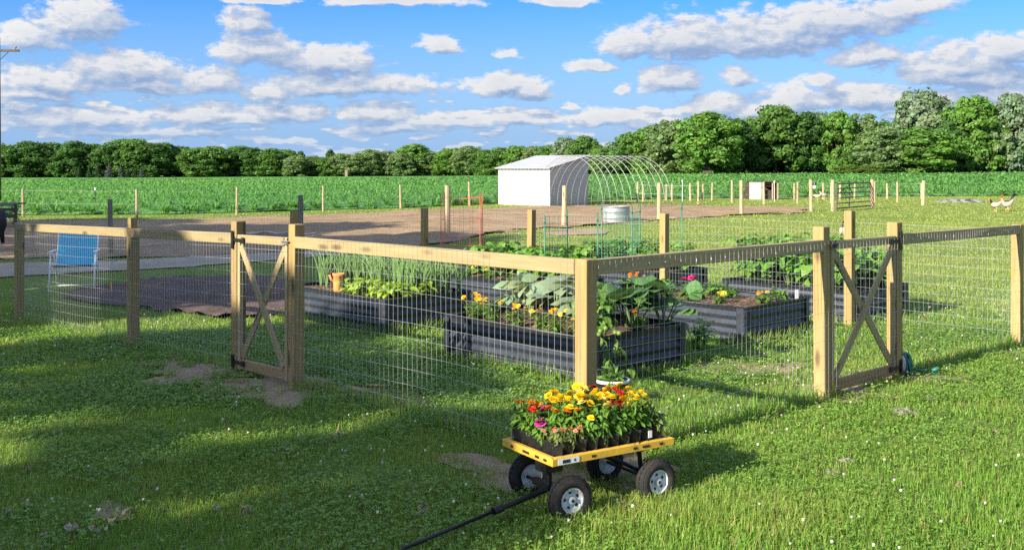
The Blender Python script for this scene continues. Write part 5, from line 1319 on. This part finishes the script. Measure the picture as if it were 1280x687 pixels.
farfence('wire_fence', 'round post wire fence along the near edge of the crop, left half', [(-75, 271), (29, 271), (171, 273), (296, 268.5), (404, 264.5), (501, 260.5), (587, 257.5)], 1.16, (.55, 1.05), ext=(L0, L1))
farfence('wire_fence', 'far wire fence of slim posts before the crop behind the paddock', [(804, 252), (833, 251), (840, 251.5), (863, 251), (879, 250.5), (890, 250.5), (993, 249), (1029, 249), (1050, 249.5), (1068, 249), (1109, 248.5), (1152, 249)], .98, (.3, .92), r=.06, wr=.005, ext=(gp(745, 253), gp(1154, 254)))
farfence('wire_fence', 'middle row of pale posts dividing the paddock', [(797, 253.5), (873, 255), (915, 253.5), (955, 255.5), (997, 254.5), (1039, 255), (1093, 253), (1122, 253)], 1.15, (.5, .95), r=.058, wr=.004)
farfence('paddock_fence', 'thick post paddock fence in front of the white shed and coop', [(559, 293), (705, 283), (824, 275), (927, 268.5), (1014, 264.5), (1041, 264)], 1.33, (.62, 1.12), r=.075, wr=.004)
farfence('paddock_fence', 'short thick post run right of the steel gate', [(1090, 260.5), (1154, 256.5)], 1.28, (.55, 1.05), r=.085, wr=.004)
t = farfence('grey_post_fence', 'old grey wooden posts with slack strands behind the lawn chair', [(-20, 314), (138, 318), (376, 322)], [1.2, 1.24, 1.33], (.35, .75), r=.058, mat='grey_wood', wr=.005)
# black rope strands sagging towards the path
p = gp(119, 262); t = thing('step_in_post', p, 'thin dark step in post with white insulator cap at crop edge', 'fence post'); m = MB(); m.tube([p - UP * .05, p + UP * .95], .018, 6); m.build('rod', M['black_iron'], t); m = MB(); m.tube([p + UP * .90, p + UP * 1.02], .04, 8); m.build('cap', M['white_plastic'], t)
for x, yb, yt, lab in [(853, 252, 225, 'thin step in post with white cap left of the white coop'), (968, 252, 226, 'thin step in post with white cap right of the white coop')]:
    p = gp(x, yb); hh = (yb - yt) / F * p.y; t = thing('step_in_post', p, lab, 'fence post'); m = MB(); m.tube([p - UP * .05, p + UP * hh], .014, 6); m.build('rod', M['white_plastic'], t); m = MB(); m.tube([p + UP * (hh - .12), p + UP * hh], .035, 8); m.build('cap', M['white_plastic'], t)
# lamp on a paddock post
p = gp(1014, 264.5); q = p + Vector((.13, -.06, 0)); t = thing('yard_lamp', q + UP * 1.05, 'small white globe lamp fixed to a paddock post', 'lamp'); m = MB(); m.ell(q + UP * 1.05, (.075, .075, .09), 12, 8); m.build('globe', M['white_plastic'], t, smooth=True); m = MB(); m.lathe([(.05, 1.12), (.07, 1.16), (.05, 1.24), (.02, 1.27)], q, n=10); m.tube([q + UP * 1.2, p + UP * 1.2], .015, 6); m.build('cap', M['black_iron'], t)
# steel gate
g0, g1 = gp(1046, 264), gp(1088, 260.5); gd = (g1 - g0).normalized(); gL = (g1 - g0).length
t = thing('steel_gate', g0, 'dark tubular steel farm gate in the paddock fence', 'gate')
m = MB(); pts = [g0 + UP * .12, g0 + UP * 1.1, g0 + UP * 1.17 + gd * .06, g1 + UP * 1.19 - gd * .06, g1 + UP * 1.12, g1 + UP * .13, g0 + UP * .12]; m.tube(pts, .03, 8); m.build('frame', M['gate_steel'], t)
for z in (.33, .55, .77, .97): m = MB(); m.tube([g0 + UP * z, g1 + UP * (z + .012)], .022, 6); m.build('bar', M['gate_steel'], t)
m = MB(); m.tube([g0.lerp(g1, .36) + UP * .13, g0.lerp(g1, .36) + UP * 1.16], .026, 6); m.build('upright', M['gate_steel'], t)
m = MB(); m.tube([g0.lerp(g1, .05) + UP * .75, g0.lerp(g1, .36) + UP * 1.12], .02, 6); m.build('brace', M['gate_steel'], t)
m = MB(); m.tube([g0 + UP * .0, g0 + UP * .35], .035, 8); m.build('hinge_foot', M['gate_steel'], t)
# ================================================================== chicken coop
p = gp(937, 249.5); t = thing('chicken_coop', p, 'white walled coop with open dark boarded side in the paddock', 'coop')
cx, cy = p.x, p.y; W0, W1, HT = .70, .95, 1.02; zb = p.z
m = MB(); m.abox((cx, cy, zb), (cx + W0, cy + .06, zb + HT)); m.build('white_wall', M['coop_white'], t)
m = MB(); m.abox((cx, cy + .062, zb), (cx + .05, cy + 1.2, zb + HT - .02)); m.abox((cx + .05, cy + 1.15, zb), (cx + W0 + W1, cy + 1.2, zb + HT)); m.build('back_wall', M['dark_inside'], t)
m = MB(); m.abox((cx + W0 + W1 - .05, cy + .06, zb), (cx + W0 + W1, cy + 1.148, zb + HT - .04)); m.build('end_wall', M['dark_inside'], t)
m = MB(); m.abox((cx + W0 + .005, cy - .05, zb + HT + .0), (cx + W0 + W1 + .05, cy + 1.25, zb + HT + .05)); m.build('roof', M['dark_inside'], t)
for s in (.03, .62, .92): m = MB(); m.abox((cx + W0 + s, cy, zb), (cx + W0 + s + .07, cy + .07, zb + HT - .01)); m.build('upright', M['field_post'], t)
m = MB(); m.abox((cx + W0 + .25, cy + .3, zb), (cx + W0 + .75, cy + .7, zb + .55)); m.build('nest_box', M['dark_wood'], t)
# ================================================================== stock tank
p = gp(772, 278); p = Vector((p.x, p.y + .45, p.z)); t = thing('stock_tank', p, 'round galvanised stock tank standing on the tilled soil', 'tank'); m = MB(); prof = [(.46, 0)]
for k in range(13): prof.append((.46 + (.012 if k in (3, 4, 8, 9) else 0), .52 * k / 12))
prof += [(.475, .52), (.48, .54), (.455, .545), (.448, .5), (.448, .1)]; m.lathe(prof, p, n=40, cap1=True); m.build('wall', M['galv'], t, smooth=True)
m = MB(); m.lathe([(.445, .40), (.01, .40)], p, n=30, cap0=False, cap1=True); m.build('water', simple('tank_water', (.05, .07, .08), .08, 0, .6), t)
# ================================================================== utility pole and the old wooden rack at the left edge
p = at(0, 50); p.x -= .12; t = thing('utility_pole', p, 'brown wooden utility pole with crossarm at the left edge', 'utility pole'); m = MB(); m.tube([p - UP * .1, p + UP * 4, p + UP * 8.2], [.17, .15, .12], 12); m.build('pole', simple('pole_wood', (.16, .10, .075), .85, var=.3), t, smooth=True)
za = H + (YH - 64) / F * 50; m = MB(); m.abox((p.x - 1.1, p.y - .21, za - .055), (p.x + 1.12, p.y - .125, za + .055)); ca = m.build('crossarm', M['bark'], t)
for s in (-.95, -.35, .95): m = MB(); m.lathe([(.02, 0), (.02, .06), (.05, .08), (.055, .12), (.03, .17)], (p.x + s, p.y - .167, za + .05), n=10); m.build('insulator', M['grey_wood'], ca, smooth=True)
m = MB(); m.tube([(p.x + .08, p.y - .15, za - .55), (p.x + .6, p.y - .167, za - .055)], .018, 6); m.tube([(p.x - .08, p.y - .15, za - .55), (p.x - .6, p.y - .167, za - .055)], .018, 6); m.build('brace', M['dark_wood'], t)
p = at(3, 33.5); t = thing('wooden_rack', p, 'low dark weathered wooden rack at the left edge below the pole', 'wooden rack')
for z, k in ((.74, 0), (.58, 1), (.36, 2)): member('plank', p + Vector((-1.4, 0, z)), p + Vector((.48 - .05 * k, .05, z + .02)), .10, .04, M['dark_wood' if k else 'grey_wood'], t, side=Vector((0, 1, 0)))
for s in (-1.2, -.4, .40): member('leg', p + Vector((s, .06, -.05)), p + Vector((s, .06, .78)), .08, .07, M['dark_wood'], t)
m = MB(); m.abox((p.x - 1.38, p.y + .09, p.z + .76), (p.x + .42, p.y + .75, p.z + .80)); m.build('top_board', M['dark_wood'], t)
m = bushy(random.Random(4), .85, 1.3, 16, 10, .16, .05, (.055, .085, .03), .4); plant_thing('weed_bush', at(18, 35.5), m, 'scrubby weeds growing behind the wooden rack', 'weed')
p = at(2, 24); t = thing('black_bag', p + UP * .55, 'black bag hanging at the left edge of the photo', 'bag'); m = MB(); m.tube([p + UP * .98, p + UP * .9 , p + UP * .62, p + UP * .45, p + Vector((.03, 0, .2))], [.04, .10, .12, .06, .04], 10); m.build('sack', M['black_plastic'], t, smooth=True); m = MB(); m.tube([p + UP * .95, p + UP * 1.12 + Vector((-.2, 0, 0))], .012, 6); m.build('strap', M['black_plastic'], t)
p = at(-8, 24); t = thing('grey_post', p, 'grey post just left of the frame carrying the black bag', 'fence post'); member('shaft', p - UP * .05, p + UP * 1.2, .1, .1, M['grey_wood'], t)
# little far things at the wood edge
p = at(433, 395); t = thing('marker_box', p, 'tiny pale box on a stand far off at the wood edge', 'box'); m = MB(); m.abox((p.x - .5, p.y - .4, p.z + .3), (p.x + .5, p.y + .4, p.z + 2.6)); m.build('cabinet', M['stone'], t, bevel=.05); m = MB(); m.abox((p.x - .6, p.y - .5, p.z + 2.61), (p.x + .6, p.y + .5, p.z + 2.8)); m.build('lid', M['terracotta'], t)
p = at(884, 236); t = thing('farm_trailer', p, 'dark small trailer parked under the big bright tree', 'trailer'); m = MB(); m.abox((p.x - .9, p.y - .6, p.z + .45), (p.x + .9, p.y + .6, p.z + 1.25)); m.build('box', M['dark_wood'], t, bevel=.03)
for s in (-.55, .55): m = MB(); m.lathe([(.30, -.08), (.32, 0), (.30, .08)], (p.x + s, p.y - .7, p.z + .32), (0, 1, 0), 16); m.build('wheel', M['tyre'], t)
# covered heap on the far lawn
p = gp(1200, 252.5); t = thing('tarp_heap', p, 'grey and pale tarpaulin heap lying on the far lawn', 'tarpaulin'); m = MB(); nn = 16; vs = []
for j in range(9):
    for i in range(nn + 1):
        x_, y_ = (i / nn - .5) * 2.6, (j / 8 - .5) * 1.2; e = max(0, 1 - (2 * x_ / 2.6)**2) * max(0, 1 - (2 * y_ / 1.2)**2); z_ = e**.6 * (.05 + .34 * float(fbm(x_ * 2.2 + 4, y_ * 2.2, 8, 3))); vs.append((p.x + x_, p.y + y_, p.z - .02 + z_))
m.add(vs, [(j * (nn + 1) + i, j * (nn + 1) + i + 1, (j + 1) * (nn + 1) + i + 1, (j + 1) * (nn + 1) + i) for j in range(8) for i in range(nn)])
tm, nt = newmat('tarp'); v_ = coord(nt); finish(nt, ramp(nt, noise(nt, v_, 2.2, 3), [(.42, (.05, .055, .05)), (.55, (.26, .26, .25))]), .5); m.build('sheet', tm, t, smooth=True)
t['label'] = 'grey and pale tarpaulin heap lying on the far lawn'

# ================================================================== hens
def skin_body(name, verts, edges, radii, mat, parent, world):
    me = bpy.data.meshes.new(name); me.from_pydata(verts, edges, []); o = bpy.data.objects.new(name, me); COL.objects.link(o)
    md = o.modifiers.new('skin', 'SKIN'); lay = me.skin_vertices[0].data if me.skin_vertices else None
    if lay is None:
        bm = bmesh.new(); bm.from_mesh(me); bm.verts.layers.skin.verify(); bm.to_mesh(me); bm.free(); lay = me.skin_vertices[0].data
    for i, r_ in enumerate(radii): lay[i].radius = r_ if isinstance(r_, tuple) else (r_, r_); lay[i].use_root = (i == 0)
    o.modifiers.new('sub', 'SUBSURF').levels = 2; o.modifiers['sub'].render_levels = 2
    dg = bpy.context.evaluated_depsgraph_get(); ev = o.evaluated_get(dg); nm = bpy.data.meshes.new_from_object(ev); bpy.data.objects.remove(o)
    nm.materials.clear(); nm.materials.append(mat); nm.polygons.foreach_set('use_smooth', [True] * len(nm.polygons)); nm.name = name
    return link(name, nm, parent, mat=world)
def feather(name, lo, hi, axis_stops, spots=.2):
    """plumage: large patches by place along the bird (object X is forward, Z up)"""
    m, nt = newmat(name); v = coord(nt); s_ = N(nt, 'ShaderNodeSeparateXYZ'); L_(nt, v, s_.inputs[0])
    a = mathn(nt, 'ADD', mathn(nt, 'MULTIPLY', s_.outputs[0], 1.0), mathn(nt, 'MULTIPLY', s_.outputs[2], 1.0)); a = mathn(nt, 'ADD', a, mathn(nt, 'MULTIPLY', mathn(nt, 'SUBTRACT', noise(nt, v, 14, 3), .5), .12))
    finish(nt, ramp(nt, a, axis_stops), .8, 0, .2, bump=noise(nt, v, 50, 3), bstr=.5, bdist=.01); return m
WH, BK, GY = (.40, .35, .28), (.02, .02, .022), (.34, .30, .28)
def hen(loc, yaw, label, s, mat, comb=.02, tail=.5, dark_tail=False, headdown=0.):
    t = thing('chicken', loc, label, 'chicken', 'chickens on the grass'); Wm = Matrix.Translation(loc) @ Matrix.Rotation(yaw, 4, 'Z') @ Matrix.Scale(s, 4)
    hz = .40 - headdown; hx = .20 + headdown * .3
    vs = [(0, 0, .22), (.09, 0, .225), (.15, 0, .28), (.175, 0, .34 - headdown * .7), (hx, 0, hz), (hx + .035, 0, hz - .006), (-.09, 0, .24), (-.155, 0, .295), (-.205, 0, .30 + tail * .16), (-.225, 0, .30 + tail * .24),
          (.01, .045, .15), (.02, .048, .09), (.01, -.045, .15), (.02, -.048, .09)]
    es = [(0, 1), (1, 2), (2, 3), (3, 4), (4, 5), (0, 6), (6, 7), (7, 8), (8, 9), (0, 10), (10, 11), (0, 12), (12, 13)]
    rd = [(.105, .10), (.09, .085), (.06, .055), (.038, .036), (.036, .034), .018, (.09, .075), (.05, .055), (.03, .05), (.012, .03), .04, .016, .04, .016]
    skin_body('body', vs, es, rd, mat, t, Wm)
    for sg in (1, -1):
        m = MB(); m.tube([(.02, .048 * sg, .10), (.0, .048 * sg, .05), (.015, .048 * sg, .0)], [.011, .009, .008], 6)
        for a in (-.5, 0, .5): m.tube([(.015, .048 * sg, .006), (.015 + .055 * math.cos(a), .048 * sg + .055 * math.sin(a), .003)], [.007, .004], 5)
        m.tube([(.015, .048 * sg, .006), (-.02, .048 * sg, .004)], [.006, .003], 5); m.build('leg', simple('hen_leg', (.55, .38, .12), .6), t, mat=Wm)
        m = MB(); m.ell((-.02, .085 * sg, .235), (.12, .028, .07), 12, 8, Matrix.Rotation(.25, 3, 'Y')); m.build('wing', mat, t, smooth=True, mat=Wm)
    m = MB(); m.tube([(hx + .03, 0, hz), (hx + .075, 0, hz - .012)], [.013, .002], 6); m.build('beak', simple('hen_beak', (.5, .36, .12), .5), t, mat=Wm)
    m = MB(); nb = 5
    for k in range(nb): m.ell((hx - .03 + .018 * k, 0, hz + .036 + comb * math.sin(math.pi * (k + .8) / nb)), (.012, .006, comb + .006), 6, 5)
    m.ell((hx + .04, 0, hz - .045), (.012, .012, .022 + comb * .3), 6, 5); m.build('comb', simple('hen_comb', (.62, .05, .03), .5), t, smooth=True, mat=Wm)
    m = MB()
    for k in range(5):
        a = (k - 2) * .16; m.leaf((-.19, .02 * (k - 2), .30 + tail * .12), (-.55, a * .5, .4 + tail), (0, 1 if k % 2 else -1, .2), .15 + .07 * tail, .04, .5 * tail + .3, (BK if dark_tail else WH), .1)
    m.build('tail', M['leaf_waxy'] if False else M['petal'], t, mat=Wm)
    return t
M['hen_silver'] = feather('hen_silver', 0, 0, [(.0, GY), (.22, (.40, .34, .28)), (.44, (.46, .42, .37)), (.47, BK)])
M['hen_white'] = feather('hen_white', 0, 0, [(.0, WH), (.60, WH), (.64, (.62, .12, .05))])
M['hen_dark'] = feather('hen_dark', 0, 0, [(.0, BK), (1., (.05, .045, .04))])
M['hen_pied'] = feather('hen_pied', 0, 0, [(.0, WH), (.35, WH), (.42, BK)])
p = gp(1245, 264.5); hen(p, R(188), 'silver grey hen with black neck facing left on the far lawn', 1.28, M['hen_silver'], .008, .2, False)
p = gp(1259, 264.5); hen(p, R(195), 'white rooster with red comb walking left beside the silver hen', 1.38, M['hen_white'], .03, .25, False)
p = gp(1264, 262.5); hen(p + Vector((.15, .6, 0)), R(200), 'black bird with raised tail behind the white rooster', 1.30, M['hen_dark'], .004, 1.0, True, .12)
p = gp(1022, 250.5); hen(p, R(170), 'small white hen pecking in the paddock left of the steel gate', 1.1, M['hen_white'], .012, .3, False, .14)
p = gp(1030, 250); hen(p, R(20), 'black and white hen in the paddock behind the fence', 1.25, M['hen_pied'], .012, .6, True)
p = gp(1057, 305); hen(p, R(80), 'pale goose like hen with dark head behind the tall back post', 1.35, M['hen_pied'], .008, .2, False)
# garden hose line on the tilled soil, left
m = MB(); pts = []
for k in range(60): q = gp(205 + 190 * k / 59, 302 - 7 * math.sin(k / 59 * 2.2) + 1.2 * math.sin(k * .6)); pts.append(q + UP * .10)
o = m.tube(pts, .022, 6) or m.build('soaker_hose', simple('pale_hose', (.5, .47, .4), .6), smooth=True); tag(o, 'pale hose snaking over the shaded soil beyond the left gate', 'hose')
S.render.engine = 'CYCLES'
